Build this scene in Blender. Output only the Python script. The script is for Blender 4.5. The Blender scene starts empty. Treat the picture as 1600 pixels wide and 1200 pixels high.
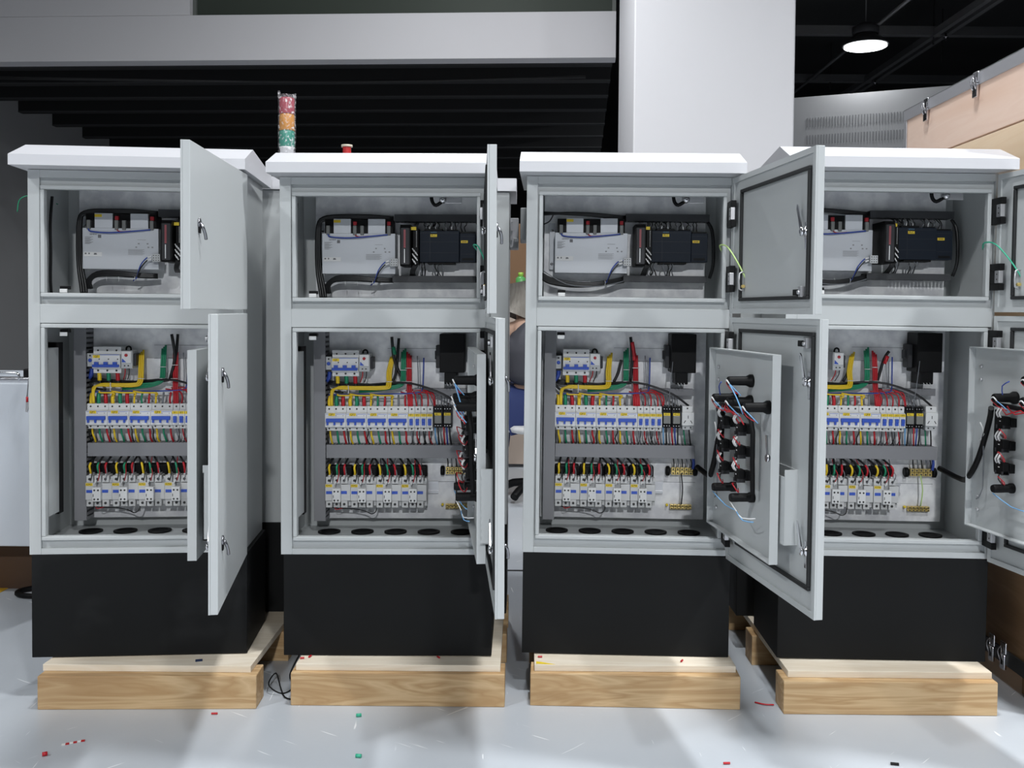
import bpy, bmesh, math, random
from mathutils import Matrix, Vector
random.seed(7)
D2R = math.radians
COL = bpy.context.scene.collection
SC = bpy.context.scene

# ------------------------------------------------------------------ camera, world, lights, exposure
H0 = 0.933
cam = bpy.data.objects.new('camera', bpy.data.cameras.new('camera'))
COL.objects.link(cam)
SC.camera = cam
cam.data.sensor_width = 36; cam.data.lens = 1517.15 / 1600 * 36
cam.data.shift_x = -16.0 / 1600; cam.data.shift_y = -70.9 / 1600
cam.data.clip_start = 0.05; cam.data.clip_end = 200
_p, _r = 0.0275, 0.0087
F = Vector((0, math.cos(_p), -math.sin(_p))); U = Vector((0, math.sin(_p), math.cos(_p))); X = Vector((1, 0, 0))
X2 = math.cos(_r) * X + math.sin(_r) * U; U2 = math.cos(_r) * U - math.sin(_r) * X
cm = Matrix((X2, U2, -F)).transposed().to_4x4(); cm.translation = (0, 0, H0)
cam.matrix_world = cm

world = bpy.data.worlds.new('world'); SC.world = world; world.use_nodes = True
world.node_tree.nodes['Background'].inputs[0].default_value = (0.80, 0.88, 1.0, 1)
world.node_tree.nodes['Background'].inputs[1].default_value = 0.02
SC.view_settings.view_transform = 'Standard'; SC.view_settings.look = 'None'
SC.view_settings.exposure = 0.0; SC.view_settings.gamma = 1.0; SC.view_settings.use_curve_mapping = False

# ceiling lamps of the hall and added fill lamps: (x, y, z, watts); a housing is built round each further down
LAMPS = [(0.9, -1.1, 4.3, 75), (3.0, 1.2, 4.3, 190), (0.6, -6.6, 4.3, 640), (-3.6, -0.6, 4.3, 140), (5.4, -4.0, 4.3, 40),
         (.4, 1.9, 4.3, 80), (3.41, 9.8, 3.62, 150), (-.6, 5.6, 4.3, 75)]  # left and overhead lamps are unseen, added to brighten doors and roofs
for i, (x, y, z, w) in enumerate(LAMPS):
    ld = bpy.data.lights.new('lamp_light', 'AREA'); ld.shape = 'DISK'; ld.size = 0.36; ld.energy = w
    ld.color = (0.95, 0.98, 1.0)
    lo = bpy.data.objects.new('lamp_light', ld); COL.objects.link(lo)
    lo.location = (x, y, z - 0.02)

# ------------------------------------------------------------------ materials
MATS = {}
def mat(name, col, rough=0.5, metal=0.0, noise=None, emit=None, spec=None, bump=None, trans=None, alpha=None):
    if name in MATS: return MATS[name]
    m = bpy.data.materials.new(name); m.use_nodes = True
    nt = m.node_tree; b = nt.nodes['Principled BSDF']
    b.inputs['Base Color'].default_value = (*col, 1); b.inputs['Roughness'].default_value = rough
    b.inputs['Metallic'].default_value = metal
    if spec is not None: b.inputs['Specular IOR Level'].default_value = spec
    if trans: b.inputs['Transmission Weight'].default_value = trans
    if emit:
        b.inputs['Emission Color'].default_value = (*emit[0], 1); b.inputs['Emission Strength'].default_value = emit[1]
    if noise:   # (scale xyz, amount, second colour, detail)
        sc, amt, c2, det = noise
        tc = nt.nodes.new('ShaderNodeTexCoord'); mp = nt.nodes.new('ShaderNodeMapping'); mp.inputs['Scale'].default_value = sc
        nz = nt.nodes.new('ShaderNodeTexNoise'); nz.inputs['Scale'].default_value = 1; nz.inputs['Detail'].default_value = det
        rp = nt.nodes.new('ShaderNodeValToRGB'); rp.color_ramp.elements[0].position = 0.5 - amt; rp.color_ramp.elements[1].position = 0.5 + amt
        rp.color_ramp.elements[0].color = (*c2, 1); rp.color_ramp.elements[1].color = (*col, 1)
        nt.links.new(tc.outputs['Object'], mp.inputs[0]); nt.links.new(mp.outputs[0], nz.inputs['Vector'])
        nt.links.new(nz.outputs['Fac'], rp.inputs[0]); nt.links.new(rp.outputs[0], b.inputs['Base Color'])
        if bump:
            bp = nt.nodes.new('ShaderNodeBump'); bp.inputs['Strength'].default_value = bump; bp.inputs['Distance'].default_value = 0.002
            nt.links.new(nz.outputs['Fac'], bp.inputs['Height']); nt.links.new(bp.outputs[0], b.inputs['Normal'])
    MATS[name] = m
    return m

grey = mat('light_grey_powder_coat', (0.52, 0.54, 0.545), 0.40)
roofw = mat('white_powder_coat', (0.62, 0.62, 0.65), 0.4)
blackbase = mat('black_base_paint', (0.0075, 0.008, 0.0085), 0.6, spec=.2, noise=((3, 3, 5), 0.22, (0.005, 0.0052, 0.0055), 6))
galv = mat('galvanised_steel', (0.92, 0.92, 0.93), 0.42, 0.1, noise=((26, 26, 26), 0.12, (0.70, 0.70, 0.73), 10))
ductm = mat('grey_pvc_duct', (0.23, 0.23, 0.245), 0.5)
ductd = mat('dark_grey_pvc_duct', (0.050, 0.052, 0.057), 0.5, spec=.3)
plw = mat('white_breaker_plastic', (0.74, 0.74, 0.74), 0.4)
plg = mat('pale_grey_plastic', (0.50, 0.51, 0.52), 0.45)
blue = mat('blue_toggle_plastic', (0.035, 0.095, 0.50), 0.35)
yel = mat('yellow_label', (0.85, 0.62, 0.03), 0.5)
ink = mat('black_ink', (0.02, 0.02, 0.02), 0.6)
inkg = mat('grey_ink', (0.16, 0.16, 0.17), 0.6)
blk = mat('black_plastic', (0.005, 0.005, 0.0055), 0.5, spec=.18)
dkg = mat('dark_grey_plastic', (0.035, 0.035, 0.039), 0.5, spec=.3)
navy = mat('navy_plc_plastic', (0.010, 0.016, 0.028), 0.5, spec=.2)
psum = mat('silver_grey_case', (0.62, 0.64, 0.68), 0.42, 0.1)
stick = mat('white_sticker', (0.8, 0.8, 0.8), 0.5)
chrome = mat('chrome', (0.75, 0.75, 0.78), 0.18, 1.0)
steel = mat('zinc_steel', (0.6, 0.6, 0.62), 0.35, 0.8)
brass = mat('brass', (0.72, 0.55, 0.20), 0.35, 0.7)
rub = mat('black_rubber', (0.015, 0.016, 0.017), 0.6)
WC = {'y': mat('yellow_wire', (0.80, 0.55, 0.02), 0.4), 'g': mat('green_wire', (0.01, 0.24, 0.12), 0.4), 'r': mat('red_wire', (0.48, 0.010, 0.02), 0.4),
      'b': mat('blue_wire', (0.03, 0.07, 0.36), 0.4), 'k': mat('black_wire', (0.01, 0.01, 0.011), 0.4), 'w': mat('white_wire', (0.75, 0.75, 0.75), 0.4),
      's': mat('grey_wire', (0.20, 0.21, 0.23), 0.45), 'l': mat('light_blue_wire', (0.18, 0.42, 0.72), 0.4), 'e': mat('green_yellow_wire', (0.50, 0.68, 0.25), 0.4),
      't': mat('teal_wire', (0.05, 0.45, 0.28), 0.4)}
redk = mat('red_knob', (0.45, 0.02, 0.03), 0.4)
conn = mat('grey_connector', (0.16, 0.165, 0.16), 0.5)
sheetm = mat('frosted_sheet', (0.40, 0.42, 0.42), 0.35)
whitewall = mat('white_wall_paint', (0.86, 0.85, 0.88), 0.75)
fasciam = mat('fascia_paint', (0.62, 0.61, 0.63), 0.8, noise=((0.6, 0.6, 0.9), 0.4, (0.57, 0.56, 0.58), 3))
leftwall = mat('grey_wall_paint', (0.30, 0.30, 0.305), 0.85, noise=((0.8, 0.8, 0.8), 0.4, (0.26, 0.26, 0.265), 3))
blackceil = mat('black_ceiling_paint', (0.0045, 0.0045, 0.005), 0.8)
beamk = mat('black_beam_paint', (0.006, 0.006, 0.007), 0.7)
beamg = mat('dark_grey_beam_paint', (0.055, 0.055, 0.058), 0.6)
perfm = mat('perforated_panel_paint', (0.46, 0.46, 0.47), 0.6)
slotm = mat('slot_shadow_grey', (0.27, 0.27, 0.28), 0.8)
glassm = mat('dark_window_glass', (0.05, 0.06, 0.05), 0.5, spec=0.15)
alu = mat('aluminium_edge', (0.55, 0.55, 0.58), 0.4, 0.6)
lampd = mat('lamp_diffuser', (1, 1, 1), 0.5, emit=((0.95, 0.98, 1.0), 9.0))
lampb = mat('lamp_housing', (0.02, 0.02, 0.022), 0.4)
yfl = mat('yellow_floor_paint', (0.72, 0.42, 0.03), 0.5)
hole = mat('screw_recess', (0.03, 0.03, 0.03), 0.6)

def woodmat(name, c1, c2, c3, axis, knots=True, rough=0.6):
    m = bpy.data.materials.new(name); m.use_nodes = True; nt = m.node_tree; b = nt.nodes['Principled BSDF']
    b.inputs['Roughness'].default_value = rough
    tc = nt.nodes.new('ShaderNodeTexCoord'); mp = nt.nodes.new('ShaderNodeMapping')
    mp.inputs['Scale'].default_value = (1.6, 14, 14) if axis == 'x' else ((14, 1.6, 14) if axis == 'y' else (14, 14, 1.6))
    n1 = nt.nodes.new('ShaderNodeTexNoise'); n1.inputs['Scale'].default_value = 1.3; n1.inputs['Detail'].default_value = 3; n1.inputs['Distortion'].default_value = 1.4
    wv = nt.nodes.new('ShaderNodeMath'); wv.operation = 'MULTIPLY'; wv.inputs[1].default_value = 9
    fr = nt.nodes.new('ShaderNodeMath'); fr.operation = 'PINGPONG'; fr.inputs[1].default_value = 1
    rp = nt.nodes.new('ShaderNodeValToRGB'); rp.color_ramp.elements[0].color = (*c1, 1); rp.color_ramp.elements[1].color = (*c2, 1)
    n2 = nt.nodes.new('ShaderNodeTexNoise'); n2.inputs['Scale'].default_value = 0.55; n2.inputs['Detail'].default_value = 2
    mx = nt.nodes.new('ShaderNodeMixRGB'); mx.inputs[2].default_value = (*c3, 1); mx.inputs[0].default_value = .6
    r2 = nt.nodes.new('ShaderNodeValToRGB'); r2.color_ramp.elements[0].position = 0.55; r2.color_ramp.elements[1].position = 0.75
    oi = nt.nodes.new('ShaderNodeObjectInfo'); ad = nt.nodes.new('ShaderNodeVectorMath'); ad.operation = 'ADD'
    sc = nt.nodes.new('ShaderNodeMath'); sc.operation = 'MULTIPLY'; sc.inputs[1].default_value = 17
    L = nt.links.new
    L(tc.outputs['Object'], mp.inputs[0]); L(oi.outputs['Random'], sc.inputs[0]); L(mp.outputs[0], ad.inputs[0]); L(sc.outputs[0], ad.inputs[1])
    L(ad.outputs[0], n1.inputs['Vector']); L(ad.outputs[0], n2.inputs['Vector'])
    L(n1.outputs['Fac'], wv.inputs[0]); L(wv.outputs[0], fr.inputs[0]); L(fr.outputs[0], rp.inputs[0]); L(n2.outputs['Fac'], r2.inputs[0])
    L(r2.outputs[0], mx.inputs[0]); L(rp.outputs[0], mx.inputs[1]); L(mx.outputs[0], b.inputs['Base Color'])
    MATS[name] = m; return m
beamwood = woodmat('pallet_beam_wood', (0.47, 0.29, 0.135), (0.64, 0.45, 0.25), (0.34, 0.20, 0.09), 'x')
deckwood = woodmat('plywood_deck', (0.76, 0.66, 0.52), (0.84, 0.75, 0.62), (0.62, 0.50, 0.36), 'x')
cratewood = woodmat('crate_plank_wood', (0.84, 0.62, 0.50), (0.87, 0.66, 0.54), (0.80, 0.56, 0.43), 'y')
cratewood2 = woodmat('crate_plank_wood_yellow', (0.84, 0.64, 0.44), (0.87, 0.68, 0.48), (0.78, 0.57, 0.38), 'y')

def floormat():
    m = bpy.data.materials.new('grey_epoxy_floor'); m.use_nodes = True; nt = m.node_tree; b = nt.nodes['Principled BSDF']; L = nt.links.new
    tc = nt.nodes.new('ShaderNodeTexCoord')
    n1 = nt.nodes.new('ShaderNodeTexNoise'); n1.inputs['Scale'].default_value = 1.6; n1.inputs['Detail'].default_value = 8; L(tc.outputs['Object'], n1.inputs['Vector'])
    r1 = nt.nodes.new('ShaderNodeValToRGB'); r1.color_ramp.elements[0].position = .3; r1.color_ramp.elements[1].position = .7
    r1.color_ramp.elements[0].color = (0.46, 0.49, 0.53, 1); r1.color_ramp.elements[1].color = (0.53, 0.56, 0.60, 1); L(n1.outputs['Fac'], r1.inputs[0])
    prev = r1.outputs[0]
    for k, (rot, sc, th) in enumerate(((0.6, (3.2, 50, 1), 0.715), (-0.8, (3.8, 60, 1), 0.72), (1.5, (4.5, 55, 1), 0.725))):
        m0 = nt.nodes.new('ShaderNodeMapping'); m0.inputs['Rotation'].default_value = (0, 0, rot); L(tc.outputs['Object'], m0.inputs[0])
        mp = nt.nodes.new('ShaderNodeMapping'); mp.inputs['Scale'].default_value = sc; mp.inputs['Location'].default_value = (k * 3.1, k, 0)
        nz = nt.nodes.new('ShaderNodeTexNoise'); nz.inputs['Scale'].default_value = 1.5; nz.inputs['Detail'].default_value = 2
        rr = nt.nodes.new('ShaderNodeValToRGB'); rr.color_ramp.elements[0].position = th; rr.color_ramp.elements[1].position = th + .03
        mx = nt.nodes.new('ShaderNodeMixRGB'); mx.inputs[2].default_value = (0.80, 0.82, 0.84, 1)
        L(m0.outputs[0], mp.inputs[0]); L(mp.outputs[0], nz.inputs['Vector']); L(nz.outputs['Fac'], rr.inputs[0]); L(rr.outputs[0], mx.inputs[0]); L(prev, mx.inputs[1])
        prev = mx.outputs[0]
    L(prev, b.inputs['Base Color'])
    b.inputs['Roughness'].default_value = 0.33
    n3 = nt.nodes.new('ShaderNodeTexNoise'); n3.inputs['Scale'].default_value = 90; n3.inputs['Detail'].default_value = 4
    bp = nt.nodes.new('ShaderNodeBump'); bp.inputs['Strength'].default_value = .12; bp.inputs['Distance'].default_value = .002
    L(tc.outputs['Object'], n3.inputs['Vector']); L(n3.outputs['Fac'], bp.inputs['Height']); L(bp.outputs[0], b.inputs['Normal'])
    return m
floorm = floormat()

# ------------------------------------------------------------------ mesh builder
class MB:
    def __init__(s): s.bm = bmesh.new(); s.mats = []; s.cur = 0
    def m(s, material):
        if material not in s.mats: s.mats.append(material)
        s.cur = s.mats.index(material); return s
    def _fin(s, before):
        for f in list(s.bm.faces)[before:]: f.material_index = s.cur
    def box(s, x0, x1, y0, y1, z0, z1, bev=0, mtx=None):
        n0 = len(s.bm.faces)
        r = bmesh.ops.create_cube(s.bm, size=1)
        vs = r['verts']
        for v in vs:
            v.co = Vector((x0 + (v.co.x + .5) * (x1 - x0), y0 + (v.co.y + .5) * (y1 - y0), z0 + (v.co.z + .5) * (z1 - z0)))
            if mtx is not None: v.co = mtx @ v.co
        fs = set(f for v in vs for f in v.link_faces)
        for f in fs: f.material_index = s.cur
        if bev:
            es = list(set(e for v in vs for e in v.link_edges))
            rr = bmesh.ops.bevel(s.bm, geom=es, offset=bev, segments=2, affect='EDGES', profile=0.5)
            for f in rr['faces']: f.material_index = s.cur
        return s
    def prism(s, pts, x0, x1, axis='x'):
        def P(a, b, t): return (t, a, b) if axis == 'x' else ((a, t, b) if axis == 'y' else (a, b, t))
        A = [s.bm.verts.new(P(a, b, x0)) for a, b in pts]; B = [s.bm.verts.new(P(a, b, x1)) for a, b in pts]
        n = len(pts); fs = [s.bm.faces.new(A), s.bm.faces.new(B[::-1])]
        for i in range(n): fs.append(s.bm.faces.new((A[i], B[i], B[(i + 1) % n], A[(i + 1) % n])))
        for f in fs: f.material_index = s.cur
        return s
    def cyl(s, a, b, r0, r1=None, n=12, cap=True):
        a = Vector(a); b = Vector(b); r1 = r0 if r1 is None else r1
        d = (b - a).normalized(); t = Vector((0, 0, 1)) if abs(d.z) < .9 else Vector((1, 0, 0))
        u = d.cross(t).normalized(); w = d.cross(u)
        A = [s.bm.verts.new(a + r0 * (u * math.cos(2 * math.pi * i / n) + w * math.sin(2 * math.pi * i / n))) for i in range(n)]
        B = [s.bm.verts.new(b + r1 * (u * math.cos(2 * math.pi * i / n) + w * math.sin(2 * math.pi * i / n))) for i in range(n)]
        fs = [s.bm.faces.new((A[i], A[(i + 1) % n], B[(i + 1) % n], B[i])) for i in range(n)]
        for f in fs: f.smooth = n > 6
        if cap: fs += [s.bm.faces.new(A[::-1]), s.bm.faces.new(B)]
        for f in fs: f.material_index = s.cur
        return s
    def tube(s, pts, r, n=6, sub=3):
        P = [Vector(p) for p in pts]
        if len(P) > 2 and sub > 1:   # catmull-rom
            Q = []
            for i in range(len(P) - 1):
                p0 = P[max(i - 1, 0)]; p1 = P[i]; p2 = P[i + 1]; p3 = P[min(i + 2, len(P) - 1)]
                for k in range(sub):
                    t = k / sub
                    Q.append(.5 * ((2 * p1) + (-p0 + p2) * t + (2 * p0 - 5 * p1 + 4 * p2 - p3) * t * t + (-p0 + 3 * p1 - 3 * p2 + p3) * t ** 3))
            Q.append(P[-1]); P = Q
        rings = []; u = None
        for i, p in enumerate(P):
            d = (P[min(i + 1, len(P) - 1)] - P[max(i - 1, 0)]).normalized()
            if u is None:
                t = Vector((0, 1, 0)) if abs(d.y) < .9 else Vector((1, 0, 0)); u = d.cross(t).normalized()
            else: u = (u - d * u.dot(d)).normalized()
            w = d.cross(u)
            rings.append([s.bm.verts.new(p + r * (u * math.cos(2 * math.pi * k / n) + w * math.sin(2 * math.pi * k / n))) for k in range(n)])
        fs = []
        for a, b in zip(rings, rings[1:]):
            for k in range(n):
                f = s.bm.faces.new((a[k], a[(k + 1) % n], b[(k + 1) % n], b[k])); f.smooth = True; fs.append(f)
        fs += [s.bm.faces.new(rings[0][::-1]), s.bm.faces.new(rings[-1])]
        for f in fs: f.material_index = s.cur
        return s
    def lathe(s, prof, origin=(0, 0, 0), n=20, axis='z'):
        o = Vector(origin); rings = []
        for r, z in prof:
            ring = []
            for k in range(n):
                a = 2 * math.pi * k / n
                c = (r * math.cos(a), r * math.sin(a), z) if axis == 'z' else ((z, r * math.cos(a), r * math.sin(a)) if axis == 'x' else (r * math.cos(a), z, r * math.sin(a)))
                ring.append(s.bm.verts.new(o + Vector(c)))
            rings.append(ring)
        for a, b in zip(rings, rings[1:]):
            for k in range(n):
                f = s.bm.faces.new((a[k], a[(k + 1) % n], b[(k + 1) % n], b[k])); f.smooth = True; f.material_index = s.cur
        for rg in (rings[0][::-1], rings[-1]):
            f = s.bm.faces.new(rg); f.material_index = s.cur
        return s
    def mesh(s, name='mesh', recalc=True):
        if recalc: bmesh.ops.recalc_face_normals(s.bm, faces=s.bm.faces)
        me = bpy.data.meshes.new(name); s.bm.to_mesh(me); s.bm.free()
        for m in s.mats: me.materials.append(m)
        return me

TXT = {}
def text_mesh(body, size, material, name='lettering'):
    key = (body, size, material.name)
    if key in TXT: return TXT[key]
    cu = bpy.data.curves.new('t', 'FONT'); cu.body = body; cu.size = size; cu.align_x = 'CENTER'; cu.align_y = 'CENTER'
    cu.resolution_u = 2; cu.extrude = 0.0001
    o = bpy.data.objects.new('t', cu); COL.objects.link(o)
    dg = bpy.context.evaluated_depsgraph_get(); dg.update()
    me = bpy.data.meshes.new_from_object(o.evaluated_get(dg))
    bpy.data.objects.remove(o); bpy.data.curves.remove(cu)
    me.transform(Matrix.Rotation(math.pi / 2, 4, 'X'))      # stands upright, reads from -y
    me.materials.clear(); me.materials.append(material)
    TXT[key] = me; return me

# ------------------------------------------------------------------ object helpers
def tag(o, label=None, cat=None, group=None, kind=None):
    if label: o['label'] = label
    if cat: o['category'] = cat
    if group: o['group'] = group
    if kind: o['kind'] = kind
    return o
def obj(name, me, parent=None, loc=(0, 0, 0), rz=0, M=None):
    o = bpy.data.objects.new(name, me); COL.objects.link(o)
    if parent is not None: o.parent = parent
    if M is not None: o.matrix_local = M
    else:
        o.location = loc; o.rotation_euler = (0, 0, rz)
    return o
def one(name, mb, label, cat, group=None, loc=(0, 0, 0), rz=0):
    return tag(obj(name, mb.mesh(name), loc=loc, rz=rz), label, cat, group)
def struct(name, mb, rz=0, loc=(0, 0, 0), parent=None):
    o = obj(name, mb.mesh(name), parent, loc, rz)
    if parent is None: o['kind'] = 'structure'
    return o
# a prototype: (name, mesh or None, location, [children])
def inst(proto, M, label, cat, group=None):
    name, me, _, ch = proto
    r = bpy.data.objects.new(name, me); COL.objects.link(r); r.matrix_world = M
    tag(r, label, cat, group)
    def rec(chs, par):
        for (n, m, loc, cc) in chs:
            c = bpy.data.objects.new(n, m); COL.objects.link(c); c.parent = par; c.location = loc
            if n in ('terminal_screws', 'contact_dots', 'slotted_walls', 'cover_seams', 'printing', 'lead_pins', 'socket_slots', 'screws', 'terminal_covers', 'brass_bar', 'mounting_clip'): c['kind'] = 'stuff'
            rec(cc, c)
    rec(ch, r)
    return r

# ================================================================== the setting
struct('floor', MB().m(floorm).box(-12, 14, -14, 22, -.2, 0))
# left side wall far behind
struct('wall_left', MB().m(leftwall).box(-5.5, -5.2, 7.9, 15, 0, 3.6))
struct('wall_back', MB().m(blackceil).box(-6, 14, 19, 19.3, 0, 5))
# mezzanine: fascia with a window band over it, black underside with beams
AZ = -0.06
def mz(mb, name): return struct(name, mb, rz=AZ, loc=(.715, 7.68, 0))
mz(MB().m(fasciam).box(-7, -.0, 0, .16, 2.935, 3.298, .004), 'wall_front')
mz(MB().m(fasciam).box(-7, -3.42, 0, .16, 3.2985, 4.6), 'wall_upper')
w1 = mz(MB().m(mat('window_frame_grey', (.12, .13, .12), .5)).box(-3.42, -3.39, .06, .11, 3.299, 4.6).box(-3.39, 0, .06, .11, 3.299, 3.306).box(-.03, -.0, .06, .11, 3.306, 4.6), 'window_1')
obj('pane', MB().m(glassm).box(-3.39, -.03, .085, .092, 3.306, 4.6).mesh('pane'), w1)
mz(MB().m(blackceil).box(-7, 0, .17, 11, 3.16, 3.26), 'ceiling_mezzanine')
ys = [.22, .78, 1.38, 2.0, 2.72, 3.45, 4.2, 5.0, 5.9, 7.0]
for i, yy in enumerate(ys):
    b = obj('ceiling_beam', MB().m(beamk).box(-6.4, -.02, yy, yy + .09, 2.94, 3.159).m(beamg).box(-6.4, -.02, yy - .004, yy - .0005, 2.94, 2.952).mesh('ceiling_beam'), loc=(.715, 7.68, 0), rz=AZ)
    b['kind'] = 'structure'
pp = obj('ceiling_pipe', MB().m(beamk).tube([(-4.6, 7.95, 2.80), (-1.6, 8.1, 2.82), (1.6 - 1.1, 8.0, 2.86)], .012).mesh('ceiling_pipe')); pp['kind'] = 'structure'
# column
struct('column', MB().m(whitewall).box(.718, 1.775, 6.42, 7.45, 0, 5.6, .01))
# main hall ceiling and right-hand bay
struct('ceiling', MB().m(blackceil).box(-12, 14, -14, 7.55, 5.6, 5.8).box(.9, 14, 7.55, 19, 4.75, 4.95).box(.9, 14, 7.5, 7.58, 4.75, 5.6))
for k, (yy, zz) in enumerate(((11.4, 4.2), (13.7, 4.2), (16.2, 4.2))):
    o = obj('ceiling_beam', MB().m(beamg).box(2.0, 13, yy, yy + .10, zz, zz + .10).mesh('ceiling_beam')); o['kind'] = 'structure'
o = obj('cable_tray', MB().m(beamg).box(4.76, 4.82, 8, 18.5, 4.19, 4.27).box(4.88, 4.94, 8, 18.5, 4.19, 4.27).m(beamk).box(4.82, 4.88, 8, 18.5, 4.25, 4.26).mesh('cable_tray')); o['kind'] = 'structure'
for xx, zz, rr, ya in ((3.97, 4.2, .022, 8), (5.58, 3.9, .025, 9)):
    o = obj('ceiling_pipe', MB().m(beamg).cyl((xx, ya, zz), (xx, 18.5, zz), rr, n=10).mesh('ceiling_pipe')); o['kind'] = 'structure'
for xx, yy in ((3.15, 11.45), (5.2, 12.2), (4.78, 11.45), (4.3, 13.75)):
    o = obj('hanger_rod', MB().m(beamk).cyl((xx, yy, 3.3 if yy < 11 else 4.1), (xx, yy, 4.75), .009, n=6).mesh('hanger_rod')); o['kind'] = 'structure'
for k, (xx, yy) in enumerate(((4.86, 11.3), (4.86, 13.55))):
    one('sprinkler_head', MB().m(chrome).lathe([(.035, 0), (.03, .012), (.012, .02), (.01, .05)], n=12).cyl((0, 0, -.03), (0, 0, 0), .006, n=6), ('nearer' if k == 0 else 'farther') + ' chrome sprinkler head under the grey ceiling tray', 'sprinkler', loc=(xx, yy, 4.14))
# perforated panel wall, right
wp = struct('wall_right', MB().m(perfm).box(-.6, 7.5, 0, .1, 0, 3.145), rz=-.415, loc=(2.75, 10.0, 0))
sm = MB().m(slotm)
for rz_, (z0, z1) in enumerate(((2.835, 2.93), (2.66, 2.755), (2.485, 2.58))):
    for i in range(62):
        x0 = .14 + i * .0275
        sm.box(x0, x0 + .012, -.002, 0, z0, z1)
so = obj('perforation_slots', sm.mesh('perforation_slots'), wp); so['kind'] = 'stuff'
# floor paint and joint
struct('trim_1', MB().m(yfl).box(-1.84, -1.70, 1.0, 7.5, .0005, .002))
struct('trim_2', MB().m(blk).box(-1.2, 2.5, 3.47, 3.485, .0004, .0012))

# ------------------------------------------------------------------ ceiling lamps, with the added fill lamps
def lamp(x, y, z, label, top=5.6):
    top -= .001
    r = obj('high_bay_lamp', None, loc=(x, y, z)); tag(r, label, 'lamp', None)
    obj('reflector', MB().m(lampb).lathe([(.222, 0), (.224, .012), (.16, .07), (.11, .10), (.11, .11), (.0, .11)][:5], n=28).mesh('reflector'), r, (0, 0, .004))
    obj('driver_housing', MB().m(dkg).lathe([(.125, .116), (.13, .13), (.13, .19), (.07, .20), (.07, .225)], n=20).mesh('driver_housing'), r)
    obj('diffuser', MB().m(lampd).lathe([(.205, -.006), (.207, .002)], n=28).mesh('diffuser'), r)
    obj('suspension_rod', MB().m(beamg).cyl((0, 0, .225), (0, 0, top - z - .002), .008, n=8).mesh('suspension_rod'), r)
    return r
for i, (x, y, z, w) in enumerate(LAMPS):
    if i == 6: lamp(x, y, z, 'lit high bay lamp hanging on a rod below the black ceiling', 4.75)
    else: lamp(x, y, z + .03, 'ceiling lamp above the hall %s' % ('over the aisle', 'to the right', 'far in front', 'to the left', 'front right', '', 'above the cabinets', 'behind the cabinets')[i] if i != 5 else 'ceiling lamp above the leftmost cabinets')

# ================================================================== open cabinets
ZP = .0754
CABS = [  # x, y, yaw, lean, zscale, base dx
    (-.92173, 2.32159, .08592, -.0000, -.0027, .0070),
    (-.32835, 2.33584, .00332, -.0054, -.0083, .0082),
    (.25369, 2.35399, -.03062, .0039, -.0008, .0037),
    (.87807, 2.33602, -.01503, .0071, .0108, -.0009)]
CN = ['leftmost open cabinet', 'second open cabinet from left', 'third open cabinet from left', 'rightmost open cabinet']
CMAT = []
for (x, y, yaw, lean, zs, bdx) in CABS:
    M = Matrix.Translation((x, y, .02)) @ Matrix.Rotation(yaw, 4, 'Z') @ Matrix.Translation((0, 0, .08)) @ Matrix.Rotation(lean, 4, 'Y') @ Matrix.Scale(1 + zs, 4, (0, 0, 1)) @ Matrix.Translation((0, 0, -.08))
    CMAT.append(M)

def rim(mb, x0, x1, z0, z1, t, y0, y1, rad=.008):
    mb.box(x0 - t, x1 + t, y0, y1, z1, z1 + t, .002); mb.box(x0 - t, x1 + t, y0, y1, z0 - t, z0, .002)
    mb.box(x0 - t, x0, y0, y1, z0, z1, .002); mb.box(x1, x1 + t, y0, y1, z0, z1, .002)

def body_mesh():
    b = MB().m(grey); t = .003; z0, z1 = .3245, 1.2425
    b.box(-.25, -.25 + t, .001, .25, z0, z1); b.box(.25 - t, .25, .001, .25, z0, z1)
    b.box(-.247, .247, .247, .25, z0, z1); b.box(-.247, .247, .012, .247, z1 - t, z1)
    b.box(-.247, .247, .012, .247, z0, .341)
    b.box(-.247, .247, .014, .247, .905, .908)
    b.box(-.25, -.223, 0, .012, z0, z1, .001); b.box(.2435, .25, 0, .012, z0, z1, .001)
    b.box(-.223, .2435, 0, .012, .879, .924, .001); b.box(-.223, .2435, 0, .012, z0, .339, .001); b.box(-.223, .2435, 0, .012, 1.224, z1, .001)
    for (a, c, d, e) in ((-.223, -.21, .339, .879), (.223, .2435, .339, .879), (-.21, .223, .868, .879), (-.21, .223, .339, .369),
                         (-.223, -.21, .924, 1.224), (.223, .2435, .924, 1.224), (-.21, .223, 1.196, 1.224), (-.21, .223, .924, .951)):
        b.box(a, c, .010, .0125, d, e)
    rim(b, -.21, .223, .951, 1.196, .0095, -.007, .014); rim(b, -.21, .223, .369, .868, .0095, -.007, .014)
    return b.mesh('body')
BODY = body_mesh()
ROOF = MB().m(roofw).prism([(-.067, 1.2435), (-.067, 1.268), (.03, 1.305), (.29, 1.279), (.29, 1.2435)], -.266, .266).mesh('roof')
BASE = MB().m(blackbase).box(-.252, .252, -.001, .25, ZP + .001, .3238, .0015).mesh('base')
dusty = blackbase.copy(); dusty.name = 'dusty_black_base_paint'
_rp = [n for n in dusty.node_tree.nodes if n.type == 'VALTORGB'][0]; _rp.color_ramp.elements[0].position = .52; _rp.color_ramp.elements[1].position = .72
_rp.color_ramp.elements[0].color = (.0055, .006, .0065, 1); _rp.color_ramp.elements[1].color = (.021, .022, .023, 1)
BASE0 = BASE.copy(); BASE0.materials[0] = dusty
PLATE_U = MB().m(galv).box(-.208, .215, .214, .217, .955, 1.236).mesh('mounting_plate')
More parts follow.
